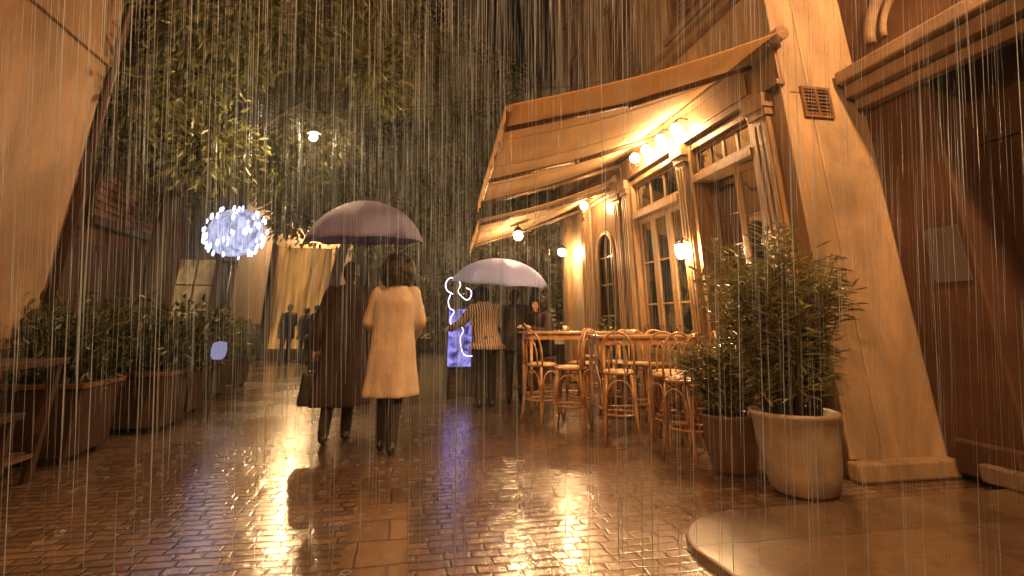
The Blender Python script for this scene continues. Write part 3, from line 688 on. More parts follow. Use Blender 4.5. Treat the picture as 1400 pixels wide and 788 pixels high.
# lamps among the trees
cb = thing('cable_lamp', 'bright warm globe lamp hung on a cable above the mauve umbrella', 'street lamp', (-1.43, 7.6, 3.69))
MB().tube([(X2 - (-1.43), 0.3, 1.15), (-0.77, 0.1, 0.52), (0, 0, 0.4), (1.8, -0.1, 0.62), (XF - (-1.43) - 0.02, -0.3, 1.35)], 0.006, 5).tube([(0, 0, 0.4), (0, 0, 0.16)], 0.008, 6).build('cable', 'iron', cb)
MB().lathe([(0.0, 0.2), (0.03, 0.18), (0.08, 0.09), (0.075, 0.08), (0.0, 0.1)], 14).build('cap', 'iron', cb)
MB().ball((0, 0, 0.02), 0.05, n=12, m=8).build('globe', 'bulb_tree', cb)

# big oval cool lantern on a post
ls = thing('globe_street_lamp', 'large oval globe of small blue-white bulbs on a dark post', 'street lamp', (-4.29, 14.5, 0))
MB().tube([(0, 0, 0), (0, 0, 0.8), (0, 0, 2.65)], [0.13, 0.06, 0.05], 10).lathe([(0.04, 2.5), (0.16, 2.56), (0.2, 2.63), (0.0, 2.66)], 16).build('post', 'iron', ls)
MB().ball((0, 0, 3.33), 0.66, 0.5, 0.60, 32, 20).build('globe', 'globe_blue', ls)
rb = random.Random(17); k = 0
while k < 96:                                        # small cool bulbs strung round the globe in three loose lobes
    a = rb.uniform(0, 2 * math.pi); w_ = rb.uniform(-0.93, 0.93); q = math.sqrt(1 - w_ * w_)
    px = q * math.cos(a)
    if 0.25 < abs(px) < 0.42 and rb.random() < 0.8: continue
    sz = rb.uniform(0.6, 1.25)
    MB().ball((0.74 * px, 0.58 * q * math.sin(a), 3.33 + 0.66 * w_), 0.036 * sz, None, 0.075 * sz, 6, 5).build('bulb', 'bulb_cool', ls); k += 1

# ------------------------------------------------------------------ potted plants
def pot_plant(name, label, x, y, prof, potmat, stems, height, spread, nleaf, L, W, mat, seed, cat='potted plant', group=None, lean=(0, 0)):
    r = random.Random(seed)
    root = thing(name, label, cat, (x, y, 0), 0, group)
    MB().lathe(prof, 40).build('pot', potmat, root)
    rim = max(p[1] for p in prof); rr = [p[0] for p in prof if p[1] > rim - 0.03][-1]
    MB().lathe([(0.0, rim - 0.05), (rr * 0.97, rim - 0.05), (rr * 0.97, rim - 0.08), (0.0, rim - 0.08)], 24).build('soil', 'soil', root)
    st = MB(); lv = MB()
    for i in range(stems):
        a = r.uniform(0, 6.283); q = r.random() ** 0.5
        b = Vector((math.cos(a) * rr * 0.7 * q, math.sin(a) * rr * 0.7 * q, rim - 0.06))
        h = height * r.uniform(0.55, 1.0) * (1 - 0.25 * q)
        tip = b + Vector((math.cos(a) * spread * q * r.uniform(0.6, 1.1) + lean[0], math.sin(a) * spread * q * r.uniform(0.6, 1.1) + lean[1], h))
        mid = b.lerp(tip, 0.5) + Vector((-math.cos(a) * 0.05, -math.sin(a) * 0.05, 0.06))
        pts = [b, b.lerp(mid, 0.6), mid, mid.lerp(tip, 0.55) + Vector((0, 0, 0.03)), tip]
        st.tube(pts, [0.009, 0.008, 0.007, 0.005, 0.003], 5)
        for k in range(nleaf):
            t = 0.12 + 0.88 * (k + r.random()) / nleaf
            p = pts[0].lerp(pts[2], t * 2) if t < 0.5 else pts[2].lerp(pts[4], t * 2 - 1)
            az = r.uniform(0, 6.283); d = Vector((math.cos(az), math.sin(az), r.uniform(-0.25, 0.75)))
            leaf_quad(lv, p, d, Vector((0, 0, 1)), L * r.uniform(0.6, 1.2), W * r.uniform(0.7, 1.2), 0.1)
    st.build('stem', 'stem', root); lv.build('foliage', mat, root)
    return root
big = [(0.0, 0.0), (0.20, 0.0), (0.235, 0.03), (0.27, 0.15), (0.295, 0.34), (0.305, 0.50), (0.325, 0.525), (0.325, 0.55), (0.305, 0.555), (0.29, 0.54), (0.285, 0.42), (0.0, 0.41)]
pot_plant('potted_oleander', 'tall leafy oleander in a big cream pot by the lit pier', 3.03, 4.08, big, 'cream_pot', 58, 1.72, 0.50, 48, 0.17, 0.032, 'leaf_long', 21)
bp = [(0.0, 0.0), (0.17, 0.0), (0.19, 0.03), (0.215, 0.2), (0.225, 0.40), (0.24, 0.42), (0.24, 0.44), (0.225, 0.445), (0.21, 0.43), (0.205, 0.33), (0.0, 0.32)]
pot_plant('potted_oleander', 'lower leafy shrub in a brown pot behind the cream pot', 2.86, 4.72, bp, 'brown_pot', 22, 0.95, 0.36, 34, 0.15, 0.032, 'leaf_long', 22)
sp = [(0.0, 0.0), (0.13, 0.0), (0.15, 0.28), (0.16, 0.3), (0.145, 0.3), (0.13, 0.22), (0.0, 0.21)]
pot_plant('potted_shrub', 'small shrub in a brown pot beside the arched cafe panel', 3.32, 8.5, [(a * 1.3, b * 1.6) for a, b in sp], 'brown_pot', 24, 0.95, 0.3, 30, 0.12, 0.035, 'leaf_long', 23)

# planters along the left
lefts = [
    (-3.2, 6.35, 0.36, 0.62, 0.95, 0.45, 'leaf_dark', 'broad dark shrub in the square planter behind the side table'),
    (-2.98, 7.75, 0.34, 0.60, 1.05, 0.42, 'leaf_dark', 'bushy dark shrub in a square planter, second from the side table'),
    (-3.05, 8.85, 0.30, 0.55, 0.95, 0.36, 'leaf_dark', 'dark shrub in a square planter holding a small pale lamp in front'),
    (-3.25, 10.6, 0.30, 0.55, 0.95, 0.36, 'leaf', 'olive shrub in a square planter, fourth from the side table'),
    (-3.3, 12.2, 0.30, 0.55, 0.85, 0.36, 'leaf', 'farthest olive shrub in a square planter near the dark bystanders'),
]
for i, (x, y, hw, ph, h, s, mt, lab) in enumerate(lefts):
    r = random.Random(40 + i)
    root = thing('planter_shrub', lab, 'planter', (x, y, 0), 0, 'shrub planters along the left houses')
    b = MB(); t = 0.04
    b.box(-hw, hw, -hw, -hw + t, 0.06, ph); b.box(-hw, hw, hw - t, hw, 0.06, ph); b.box(-hw, -hw + t, -hw + t, hw - t, 0.06, ph); b.box(hw - t, hw, -hw + t, hw - t, 0.06, ph); b.box(-hw + t, hw - t, -hw + t, hw - t, 0.06, 0.12)
    b.build('planter_box', 'darkwood', root, bevel=0.008)
    rm = MB(); rm.box(-hw - 0.03, hw + 0.03, -hw - 0.03, -hw + t + 0.01, ph + 0.002, ph + 0.04); rm.box(-hw - 0.03, hw + 0.03, hw - t - 0.01, hw + 0.03, ph + 0.002, ph + 0.04); rm.box(-hw - 0.03, -hw + t + 0.01, -hw + t + 0.01, hw - t - 0.01, ph + 0.002, ph + 0.04); rm.box(hw - t - 0.01, hw + 0.03, -hw + t + 0.01, hw - t - 0.01, ph + 0.002, ph + 0.04)
    rm.build('rim', 'brownwood', root)
    for sx in (-1, 1):
        for sy in (-1, 1): MB().box(sx * (hw - 0.08) - 0.04, sx * (hw - 0.08) + 0.04, sy * (hw - 0.08) - 0.04, sy * (hw - 0.08) + 0.04, 0, 0.058).build('foot', 'darkwood', root)
    MB().box(-hw + t, hw - t, -hw + t, hw - t, ph - 0.1, ph - 0.06).build('soil', 'soil', root)
    st = MB(); lv = MB()
    for k in range(26):
        a = r.uniform(0, 6.283); q = r.random() ** 0.5
        bb = Vector((math.cos(a) * hw * 0.7 * q, math.sin(a) * hw * 0.7 * q, ph - 0.07)); tip = bb + Vector((math.cos(a) * s * q, math.sin(a) * s * q, h * r.uniform(0.5, 1) * (1 - 0.2 * q)))
        st.tube([bb, bb.lerp(tip, 0.5) + Vector((0, 0, 0.08)), tip], [0.012, 0.009, 0.004], 5)
        for j in range(75):
            tt = 0.15 + 0.85 * r.random(); p = bb.lerp(tip, tt) + rdir(r) * 0.16
            leaf_quad(lv, p, rdir(r) + Vector((0, 0, 0.2)), rdir(r), r.uniform(0.08, 0.14), r.uniform(0.035, 0.06), 0.1)
    st.build('stem', 'stem', root); lv.build('foliage', mt, root)
# small pale lamp on a stake
cl = thing('stake_lamp', 'small pale bluish lamp glowing among the left planters', 'lamp', (-2.42, 8.35, 0))
MB().tube([(0, 0, 0), (0, 0, 0.72)], 0.012, 6).build('stake', 'iron', cl)
MB().lathe([(0.0, 0.715), (0.06, 0.72), (0.09, 0.76), (0.10, 0.84), (0.085, 0.93), (0.0, 0.95)], 14).build('globe', 'candle', cl)

# ------------------------------------------------------------------ tables and stools on the terrace
def bar_table(label, x, y, lx, ly, h):
    root = thing('bar_table', label, 'table', (x, y, 0), 0, 'tall tables on the terrace')
    MB().box(-lx / 2, lx / 2, -ly / 2, ly / 2, h - 0.035, h).build('tabletop', 'tabletop', root, bevel=0.01)
    fr = MB(); a, b = lx / 2 - 0.06, ly / 2 - 0.06
    fr.box(-a, a, -b - 0.012, -b + 0.012, h - 0.11, h - 0.037); fr.box(-a, a, b - 0.012, b + 0.012, h - 0.11, h - 0.037)
    fr.box(-a - 0.012, -a + 0.012, -b + 0.013, b - 0.013, h - 0.11, h - 0.037); fr.box(a - 0.012, a + 0.012, -b + 0.013, b - 0.013, h - 0.11, h - 0.037)
    fr.build('apron', 'rattan', root)
    for sx in (-1, 1):
        for sy in (-1, 1):
            MB().tube([(sx * (a - 0.02), sy * (b - 0.02), h - 0.037), (sx * a, sy * b, 0.0)], [0.026, 0.02], 10).build('leg', 'rattan', root)
    MB().tube([(-a, 0, 0.26), (a, 0, 0.26)], 0.014, 8).tube([(-a, -b, 0.26), (-a, b, 0.26)], 0.0142, 8).tube([(a, -b, 0.26), (a, b, 0.26)], 0.0142, 8).build('stretcher', 'rattan', root)
    return root
bar_table('tall wooden terrace table nearest the potted oleanders', 2.93, 6.55, 1.35, 0.6, 1.05)
bar_table('tall wooden terrace table beyond the nearer one, by the umbrella pair', 2.45, 8.0, 1.45, 0.62, 1.07)

def make_stool(label):
    root = thing('bar_stool', label, 'bar stool', (0, 0, 0), 0, 'bentwood bar stools at the tall tables')
    H = 0.68
    MB().lathe([(0.0, H - 0.03), (0.185, H - 0.03), (0.20, H - 0.018), (0.20, H - 0.004), (0.188, H + 0.004), (0.165, H - 0.002)], 28).build('seat_rim', 'rattan', root)
    MB().lathe([(0.168, H - 0.002), (0.163, H + 0.012), (0.09, H + 0.018), (0.0, H + 0.018)], 24).build('seat', 'cane', root)
    # front legs (+y is the front)
    def leg(sx, sy, top):
        p0 = Vector((sx * 0.13, sy * 0.13, top)); p1 = Vector((sx * 0.19, sy * 0.20, 0))
        MB().tube([p0, p0.lerp(p1, 0.35), p0.lerp(p1, 0.8) - Vector((sx * 0.006, sy * 0.006, 0)), p1], [0.018, 0.018, 0.015, 0.013], 8).build('leg', 'rattan', root)
    for sx in (-1, 1):
        leg(sx, 1, H - 0.028); leg(sx, -1, H - 0.028)
    MB().tube([(0.185 * math.cos(2 * math.pi * k / 28), 0.19 * math.sin(2 * math.pi * k / 28), 0.26) for k in range(28)], 0.012, 8, closed=True).build('foot_ring', 'rattan', root)
    for k in range(4):                           # bent arches between the legs
        a = k * math.pi / 2; pts = []
        for i in range(13):
            t = math.pi * i / 12; u = -0.15 * math.cos(t); z = 0.30 + 0.30 * math.sin(t) ** 0.6
            x, y = u, 0.165 + 0.015 * (1 - math.sin(t))
            pts.append((x * math.cos(a) - y * math.sin(a), x * math.sin(a) + y * math.cos(a), z))
        MB().tube(pts, 0.009, 6).build('brace', 'rattan', root)
    # back hoop and inner loop
    hoop = []
    for i in range(21):
        t = math.pi * i / 20; hoop.append((-0.175 * math.cos(t) * (1 + 0.08 * math.sin(t)), -0.15 - 0.06 * math.sin(t), H - 0.01 + 0.42 * math.sin(t) ** 0.55))
    MB().tube(hoop, 0.014, 8).build('backrest', 'rattan', root)
    inner = []
    for i in range(21):
        t = math.pi * i / 20; inner.append((-0.10 * math.cos(t), -0.165 - 0.04 * math.sin(t), H + 0.0 + 0.31 * math.sin(t) ** 0.6))
    MB().tube(inner, 0.010, 8).build('back_loop', 'rattan', root)
    return root
stools = [
    (1.83, 7.32, -60, 'bentwood bar stool farthest out in the lane, behind the striped shawl'),
    (2.44, 7.45, 15, 'bentwood bar stool tucked in front of the farther tall table'),
    (2.40, 6.08, -20, 'bentwood bar stool at the lane corner of the nearer tall table'),
    (2.72, 5.15, 20, 'bentwood bar stool standing closest to the brown pot'),
    (3.15, 7.15, 175, 'bentwood bar stool between the two tall tables, by the doors'),
    (2.80, 5.62, 5, 'bentwood bar stool partly behind the one by the brown pot'),
    (3.35, 6.0, 70, 'bentwood bar stool between the nearer tall table and the oleander'),
    (2.2, 8.65, 185, 'bentwood bar stool on the far side of the farther tall table'),
    (2.95, 5.95, -35, 'bentwood bar stool pushed under the lane side of the nearer table'),
    (2.05, 6.75, 65, 'bentwood bar stool at the lane end of the nearer tall table'),
    (2.95, 7.5, 10, 'bentwood bar stool at the wall side of the farther tall table'),
    (3.3, 6.95, 160, 'bentwood bar stool beside the glazed doors behind the nearer table'),
    (3.0, 8.7, 170, 'bentwood bar stool near the shrub by the arched panel'),
]
p0 = None
for i, (x, y, a, lab) in enumerate(stools):
    if p0 is None: p0 = o = make_stool(lab)
    else: o = copy_tree(p0)
    o['label'] = lab; o.location = (x, y, 0); o.rotation_euler = (0, 0, R(a))
# things on the tables
bw = thing('bowl', 'small white bowl on the nearer tall table', 'bowl', (2.75, 6.5, 1.05))
MB().lathe([(0.0, 0.002), (0.04, 0.002), (0.075, 0.05), (0.07, 0.052), (0.035, 0.012), (0.0, 0.012)], 20).build('bowl_body', 'crockery', bw)
cu = thing('cup', 'white cup standing on the farther tall table', 'cup', (2.35, 7.95, 1.07))
MB().lathe([(0.0, 0.002), (0.028, 0.002), (0.038, 0.075), (0.034, 0.075), (0.025, 0.01), (0.0, 0.01)], 18).build('cup_body', 'crockery', cu)
MB().tube([(0.036, 0, 0.06), (0.058, 0, 0.055), (0.055, 0, 0.03), (0.031, 0, 0.022)], 0.005, 6).build('handle', 'crockery', cu)

# left edge: side table with bottle and crate, bench
tb = thing('side_table', 'rough wooden side table at the left edge by the planter', 'table', (-3.2, 5.05, 0))
MB().box(-0.5, 0.42, -0.5, 0.5, 0.86, 0.91).build('tabletop', 'darkwood', tb, bevel=0.008)
for sx in (-0.44, 0.36):
    for sy in (-0.44, 0.44): MB().box(sx - 0.03, sx + 0.03, sy - 0.03, sy + 0.03, 0, 0.858).build('leg', 'darkwood', tb)
MB().box(-0.46, 0.38, -0.46, 0.46, 0.18, 0.21).build('shelf', 'brownwood', tb)
be = thing('bench', 'low wooden bench in front of the side table at the left', 'bench', (-2.9, 4.6, 0))
MB().box(-0.18, 0.12, -0.55, 0.55, 0.5, 0.545).build('seat', 'darkwood', be, bevel=0.008)
for sy in (-0.45, 0.45): 
    for sx in (-0.14, 0.08): MB().box(sx - 0.025, sx + 0.025, sy - 0.025, sy + 0.025, 0, 0.498).build('leg', 'darkwood', be)
MB().box(-0.05, -0.01, -0.42, 0.42, 0.2, 0.24).build('stretcher', 'darkwood', be)
# ------------------------------------------------------------------ glowing violet sign with a line figure
sg = thing('neon_sign', 'violet lit sign with a looping white neon line', 'sign', (1.02, 10.0, 0), R(6))
MB().box(-0.24, 0.24, 0.0, 0.08, 0.42, 1.45).build('panel', 'blackcloth', sg, bevel=0.01)
MB().box(-0.21, 0.21, -0.012, -0.003, 0.46, 1.41).build('lit_panel', 'panelglow', sg)
for sx in (-0.2, 0.2): MB().box(sx - 0.025, sx + 0.025, -0.12, 0.2, 0.0, 0.418).build('leg', 'iron', sg)
cx = [(-0.16, 1.72), (-0.27, 1.78), (-0.30, 1.90), (-0.22, 2.0), (-0.09, 1.98), (-0.03, 1.88), (-0.07, 1.77), (0.0, 1.68), (0.10, 1.62), (0.17, 1.68), (0.17, 1.78), (0.08, 1.83)]
cy = [(-0.20, 1.72), (-0.24, 1.60), (-0.21, 1.48), (-0.13, 1.42), (-0.19, 1.30), (-0.16, 1.18), (-0.02, 1.18), (0.05, 1.10), (0.0, 0.98), (0.02, 0.82), (0.08, 0.70), (0.22, 0.68)]
def smooth(pts, k=5):
    out = []
    P = [Vector((a, 0, b)) for a, b in pts]
    for i in range(len(P) - 1):
        a, b, c, d = P[max(i - 1, 0)], P[i], P[i + 1], P[min(i + 2, len(P) - 1)]
        for j in range(k):
            t = j / k
            out.append(0.5 * ((2 * b) + (c - a) * t + (2 * a - 5 * b + 4 * c - d) * t * t + (-a + 3 * b - 3 * c + d) * t ** 3))
    out.append(P[-1]); return out
for c in (cx, cy):
    MB().tube([v + Vector((0, -0.05, -0.05)) for v in smooth(c)], 0.0075, 6).build('neon_tube', 'neon', sg)
MB().tube([(-0.1, 0.04, 1.44), (-0.1, 0.04, 1.98)], 0.01, 6).tube([(0.1, 0.04, 1.44), (0.1, 0.04, 1.8)], 0.01, 6).build('rod', 'iron', sg)

# ------------------------------------------------------------------ people
def hand(mb, w, d, s=1.0, curl=0.6, side=1):
    """palm, four unequal bent fingers and a thumb; w wrist point, d direction of the forearm"""
    d = d.normalized(); sx = Vector((side, 0, 0)) - d * d.x * side
    sx = sx.normalized() if sx.length > 0.1 else Vector((0, side, 0))
    n = d.cross(sx)
    mb.cap(w, w + d * 0.075 * s, 0.026 * s, 0.034 * s, 10)
    for k, (L, o) in enumerate(((0.066, -1.5), (0.076, -0.5), (0.072, 0.5), (0.055, 1.5))):
        b = w + d * 0.085 * s + sx * o * 0.019 * s; m1 = b + (d + n * curl * 0.4).normalized() * L * 0.55 * s; e = m1 + (d * (1 - curl) + n * curl).normalized() * L * 0.5 * s
        mb.cap(b, m1, 0.0095 * s, 0.009 * s, 8); mb.cap(m1, e, 0.009 * s, 0.0075 * s, 8)
    b = w + d * 0.03 * s - sx * 0.03 * s; m1 = b + (d * 0.6 - sx * 0.7 + n * 0.2).normalized() * 0.04 * s
    mb.cap(b, m1, 0.012 * s, 0.011 * s, 8); mb.cap(m1, m1 + (d + n * 0.5).normalized() * 0.03 * s, 0.011 * s, 0.009 * s, 8)

def person(label, loc, rz, J, cat='person', group=None, sc_=1.0, build=1.0):
    """J: joints in metres for a 1.75 m figure facing +y.  One continuous body mesh."""
    root = thing('person', label, cat, loc, rz, group); root.scale = (sc_,) * 3
    b = MB(); V = lambda k: Vector(J[k])
    pel, ch, nk, hd = V('pelvis'), V('chest'), V('neck'), V('head')
    b.ball(pel, 0.16, 0.11, 0.13, 16, 10)
    b.cap(pel + Vector((-0.05, 0, 0.05)), ch + Vector((-0.06, 0, 0)), 0.095, 0.10, 14); b.cap(pel + Vector((0.05, 0, 0.05)), ch + Vector((0.06, 0, 0)), 0.095, 0.10, 14)
    b.ball(ch + Vector((0, 0, 0.03)), 0.175, 0.105, 0.16, 16, 10)
    b.cap(V('shl'), V('shr'), 0.062, 0.062, 12)
    b.cap(ch + Vector((0, 0, 0.12)), nk, 0.075, 0.055, 12); b.cap(nk, hd - Vector((0, 0, 0.05)), 0.054, 0.052, 12)
    fw = Vector(J.get('face', (0, 1, 0))).normalized(); sd = fw.cross(Vector((0, 0, 1))).normalized()
    b.ball(hd, 0.077, 0.092, 0.112, 18, 12)
    b.cap(hd - Vector((0, 0, 0.06)) + fw * 0.03, hd - Vector((0, 0, 0.085)) + fw * 0.055, 0.048, 0.032, 10)        # jaw
    b.cap(hd + fw * 0.088 + Vector((0, 0, 0.012)), hd + fw * 0.104 - Vector((0, 0, 0.028)), 0.010, 0.015, 8)           # nose
    for s in (-1, 1):
        b.ball(hd + sd * 0.078 * s - Vector((0, 0, 0.01)), 0.014, 0.022, 0.032, 8, 6)                                # ears
        b.ball(hd + sd * 0.03 * s + fw * 0.078 + Vector((0, 0, 0.01)), 0.013, 0.013, 0.01, 8, 6)                        # eyes
    b.cap(hd + fw * 0.086 - sd * 0.02 - Vector((0, 0, 0.055)), hd + fw * 0.086 + sd * 0.02 - Vector((0, 0, 0.055)), 0.009, 0.009, 8)   # mouth
    for s, q in (('l', -1), ('r', 1)):
        b.cap(V('sh' + s), V('el' + s), 0.052, 0.042, 12); b.cap(V('el' + s), V('wr' + s), 0.041, 0.027, 12)
        hand(b, V('wr' + s), (V('wr' + s) - V('el' + s)), 1.0, 0.6, q)
        b.cap(pel + Vector((q * 0.09, 0, -0.03)), V('kn' + s), 0.088 * build, 0.056, 12); b.cap(V('kn' + s), V('an' + s), 0.056, 0.037, 12)
        t = Vector(J.get('toe' + s, V('an' + s) + Vector((0, 0.16, -0.05))))
        b.cap(V('an' + s) + Vector((0, -0.03, -0.045)), t, 0.036, 0.03, 10)
    b.build('body', 'skin', root, remesh=0.0085)
    return root
def trousers(root, J, mat, r=1.16, low=0.0):
    m = MB(); V = lambda k: Vector(J[k]); pel = V('pelvis')
    m.ball(pel, 0.185, 0.14, 0.15, 16, 10)
    for s, q in (('l', -1), ('r', 1)):
        m.cap(pel + Vector((q * 0.09, 0, -0.03)), V('kn' + s), 0.088 * r, 0.06 * r, 12)
        m.cap(V('kn' + s), V('an' + s).lerp(V('kn' + s), low), 0.06 * r, 0.048 * r, 12)
    m.build('trousers', mat, root, remesh=0.011)
def shoes(root, J, mat, boot=0.0):
    for s in 'lr':
        a = Vector(J['an' + s]); t = Vector(J.get('toe' + s, a + Vector((0, 0.16, -0.05)))); m = MB()
        m.cap(a + Vector((0, -0.035, -0.045)), t + Vector((0, 0.01, 0)), 0.046, 0.038, 12)
        m.cap(a + Vector((0, -0.01, -0.03)), a + (Vector(J['kn' + s]) - a) * (0.12 + boot), 0.05, 0.056, 12)
        m.build('shoe', mat, root, remesh=0.01)
def coat(root, J, mat, hem, flare=0.27, name='coat', depth=0.2, sleeves='lr', seed=1, collar=True):
    m = MB(); V = lambda k: Vector(J[k]); ch, pel = V('chest'), V('pelvis')
    r = random.Random(seed); ph = [r.uniform(0, 6) for _ in range(3)]
    prof = [(0.02, 0.26), (0.13, 0.235), (0.20, 0.19), (0.225, 0.1), (0.215, -0.08)]
    rings = []
    zt = ch.z
    zz = [zt + 0.245, zt + 0.225, zt + 0.175, zt + 0.10, zt - 0.08, pel.z + 0.12, pel.z - 0.06, (pel.z + hem) / 2, hem + 0.04, hem]
    rr = [0.07, 0.125, 0.19, 0.222, 0.212, 0.205, 0.222, (0.222 + flare) / 2, flare, flare]
    n = 40; o = len(m.v)
    for z, q in zip(zz, rr):
        k = max(0, min(1, (zt - z) / max(0.1, zt - pel.z))); c = ch.lerp(pel, k)
        fold = max(0, (pel.z + 0.1 - z)) / max(0.2, pel.z - hem)
        for i in range(n):
            a = 2 * math.pi * i / n
            w = 1 + fold * 0.06 * (math.sin(5 * a + ph[0]) + 0.6 * math.sin(9 * a + ph[1]))
            m.v.append((c.x + q * w * math.cos(a), c.y + q * w * 0.74 * math.sin(a), z))
    for i in range(len(zz) - 1):
        for k in range(n):
            l = (k + 1) % n
            m.f.append((o + i * n + l, o + i * n + k, o + (i + 1) * n + k, o + (i + 1) * n + l)); m.sm.append(True)
    m.f.append(tuple(o + k for k in range(n))); m.sm.append(False)
    m.f.append(tuple(o + (len(zz) - 1) * n + k for k in reversed(range(n)))); m.sm.append(False)
    for s in sleeves:
        m.cap(V('sh' + s), V('el' + s), 0.082, 0.064, 14); m.cap(V('el' + s), V('el' + s).lerp(V('wr' + s), 0.96), 0.064, 0.052, 14)
    if collar: m.tube([(ch.x + 0.085 * math.cos(a), ch.y + 0.005 + 0.08 * math.sin(a), zt + 0.235) for a in [2 * math.pi * k / 16 for k in range(16)]], 0.028, 8, closed=True)
    o = m.build(name, mat, root, remesh=0.012)
    tx = bpy.data.textures.new('cloth_folds', 'CLOUDS'); tx.noise_scale = 0.24; tx.noise_depth = 2
    q = o.modifiers.new('folds', 'DISPLACE'); q.texture = tx; q.strength = 0.032; q.mid_level = 0.42; q.texture_coords = 'LOCAL'
    return o
def hair(root, J, size, mat='hair', seed=3, curly=True, fall=0.0):
    r = random.Random(seed); m = MB(); hd = Vector(J['head']); fw = Vector(J.get('face', (0, 1, 0))).normalized()
    if curly:
        for k in range(230):
            d = rdir(r)
            if d.dot(fw) > 0.45 and d.z < 0.5: continue
            if d.z < -0.75: continue
            c = hd + Vector((d.x * size, d.y * size, d.z * size * 0.95)) + Vector((0, 0, 0.01)) - fw * 0.03
            m.ball(c, r.uniform(0.03, 0.05), n=8, m=6)
        m.ball(hd - fw * 0.035 + Vector((0, 0, 0.015)), size * 0.97, size * 0.93, size * 0.97, 16, 10)
    else:
        m.ball(hd - fw * 0.018 + Vector((0, 0, 0.022)), 0.088, 0.098, 0.112, 16, 10)
        m.cap(hd - fw * 0.06 - Vector((0, 0, 0.02)), hd - fw * 0.07 - Vector((0, 0, 0.06 + fall)), 0.07, 0.05, 12)
    m.build('hair', mat, root, remesh=0.009).modifiers['relax'].iterations = 1

def base_pose():
    return dict(pelvis=(0, 0, 0.93), chest=(0, 0.0, 1.25), neck=(0, 0.0, 1.5), head=(0, 0.02, 1.63), shl=(-0.17, 0, 1.42), shr=(0.17, 0, 1.42),
                ell=(-0.23, -0.02, 1.14), elr=(0.23, -0.02, 1.14), wrl=(-0.23, 0.08, 0.90), wrr=(0.23, 0.08, 0.90),
                knl=(-0.10, 0.03, 0.50), knr=(0.10, 0.03, 0.50), anl=(-0.10, -0.02, 0.09), anr=(0.10, -0.02, 0.09))
# woman in the camel coat
J = base_pose(); J.update(knl=(-0.07, 0.06, 0.50), anl=(-0.06, 0.10, 0.09), knr=(0.07, 0.0, 0.50), anr=(0.06, -0.16, 0.11), toer=(0.06, -0.02, 0.035),
                          elr=(0.25, 0.02, 1.16), wrr=(0.20, 0.20, 1.02), ell=(-0.25, 0.03, 1.16), wrl=(-0.20, 0.20, 1.05))
pw = person('woman with curly dark hair walking away in a long camel coat', (-0.08, 6.0, 0), R(-4), J, sc_=1.04)
trousers(pw, J, 'blackcloth', 1.08); shoes(pw, J, 'leather', 0.35); coat(pw, J, 'camel', 0.48, 0.255, seed=4); hair(pw, J, 0.155, seed=5)
# man in the dark coat holding the umbrella
J = base_pose(); J.update(knl=(-0.09, 0.0, 0.50), anl=(-0.10, -0.18, 0.12), toel=(-0.10, -0.05, 0.035), knr=(0.09, 0.07, 0.50), anr=(0.09, 0.12, 0.09),
                          elr=(0.27, 0.10, 1.16), wrr=(0.20, 0.25, 1.36), ell=(-0.27, -0.02, 1.13), wrl=(-0.29, 0.04, 0.87))
pm = person('man in a long dark maroon coat under the mauve umbrella', (-0.62, 6.55, 0), R(2), J, sc_=1.06, build=1.12)
trousers(pm, J, 'blackcloth'); shoes(pm, J, 'leather'); coat(pm, J, 'darkcoat', 0.34, 0.29, seed=8); hair(pm, J, 0.1, curly=False, fall=0.03)
# his bag
bg = thing('handbag', 'black bag hanging from the hand of the man in maroon', 'bag', (-0.95, 6.58, 0.36))
MB().add([(-0.09, -0.15, 0), (0.09, -0.15, 0), (0.09, 0.15, 0), (-0.09, 0.15, 0), (-0.06, -0.13, 0.33), (0.06, -0.13, 0.33), (0.06, 0.13, 0.33), (-0.06, 0.13, 0.33)],
         [(3, 2, 1, 0), (4, 5, 6, 7), (0, 1, 5, 4), (1, 2, 6, 5), (2, 3, 7, 6), (3, 0, 4, 7)]).build('bag_body', 'leather', bg, bevel=0.03)
MB().tube([(0, -0.1, 0.32), (0, -0.085, 0.44), (0, 0, 0.53), (0, 0.085, 0.44), (0, 0.1, 0.32)], 0.01, 6).build('handle', 'leather', bg)

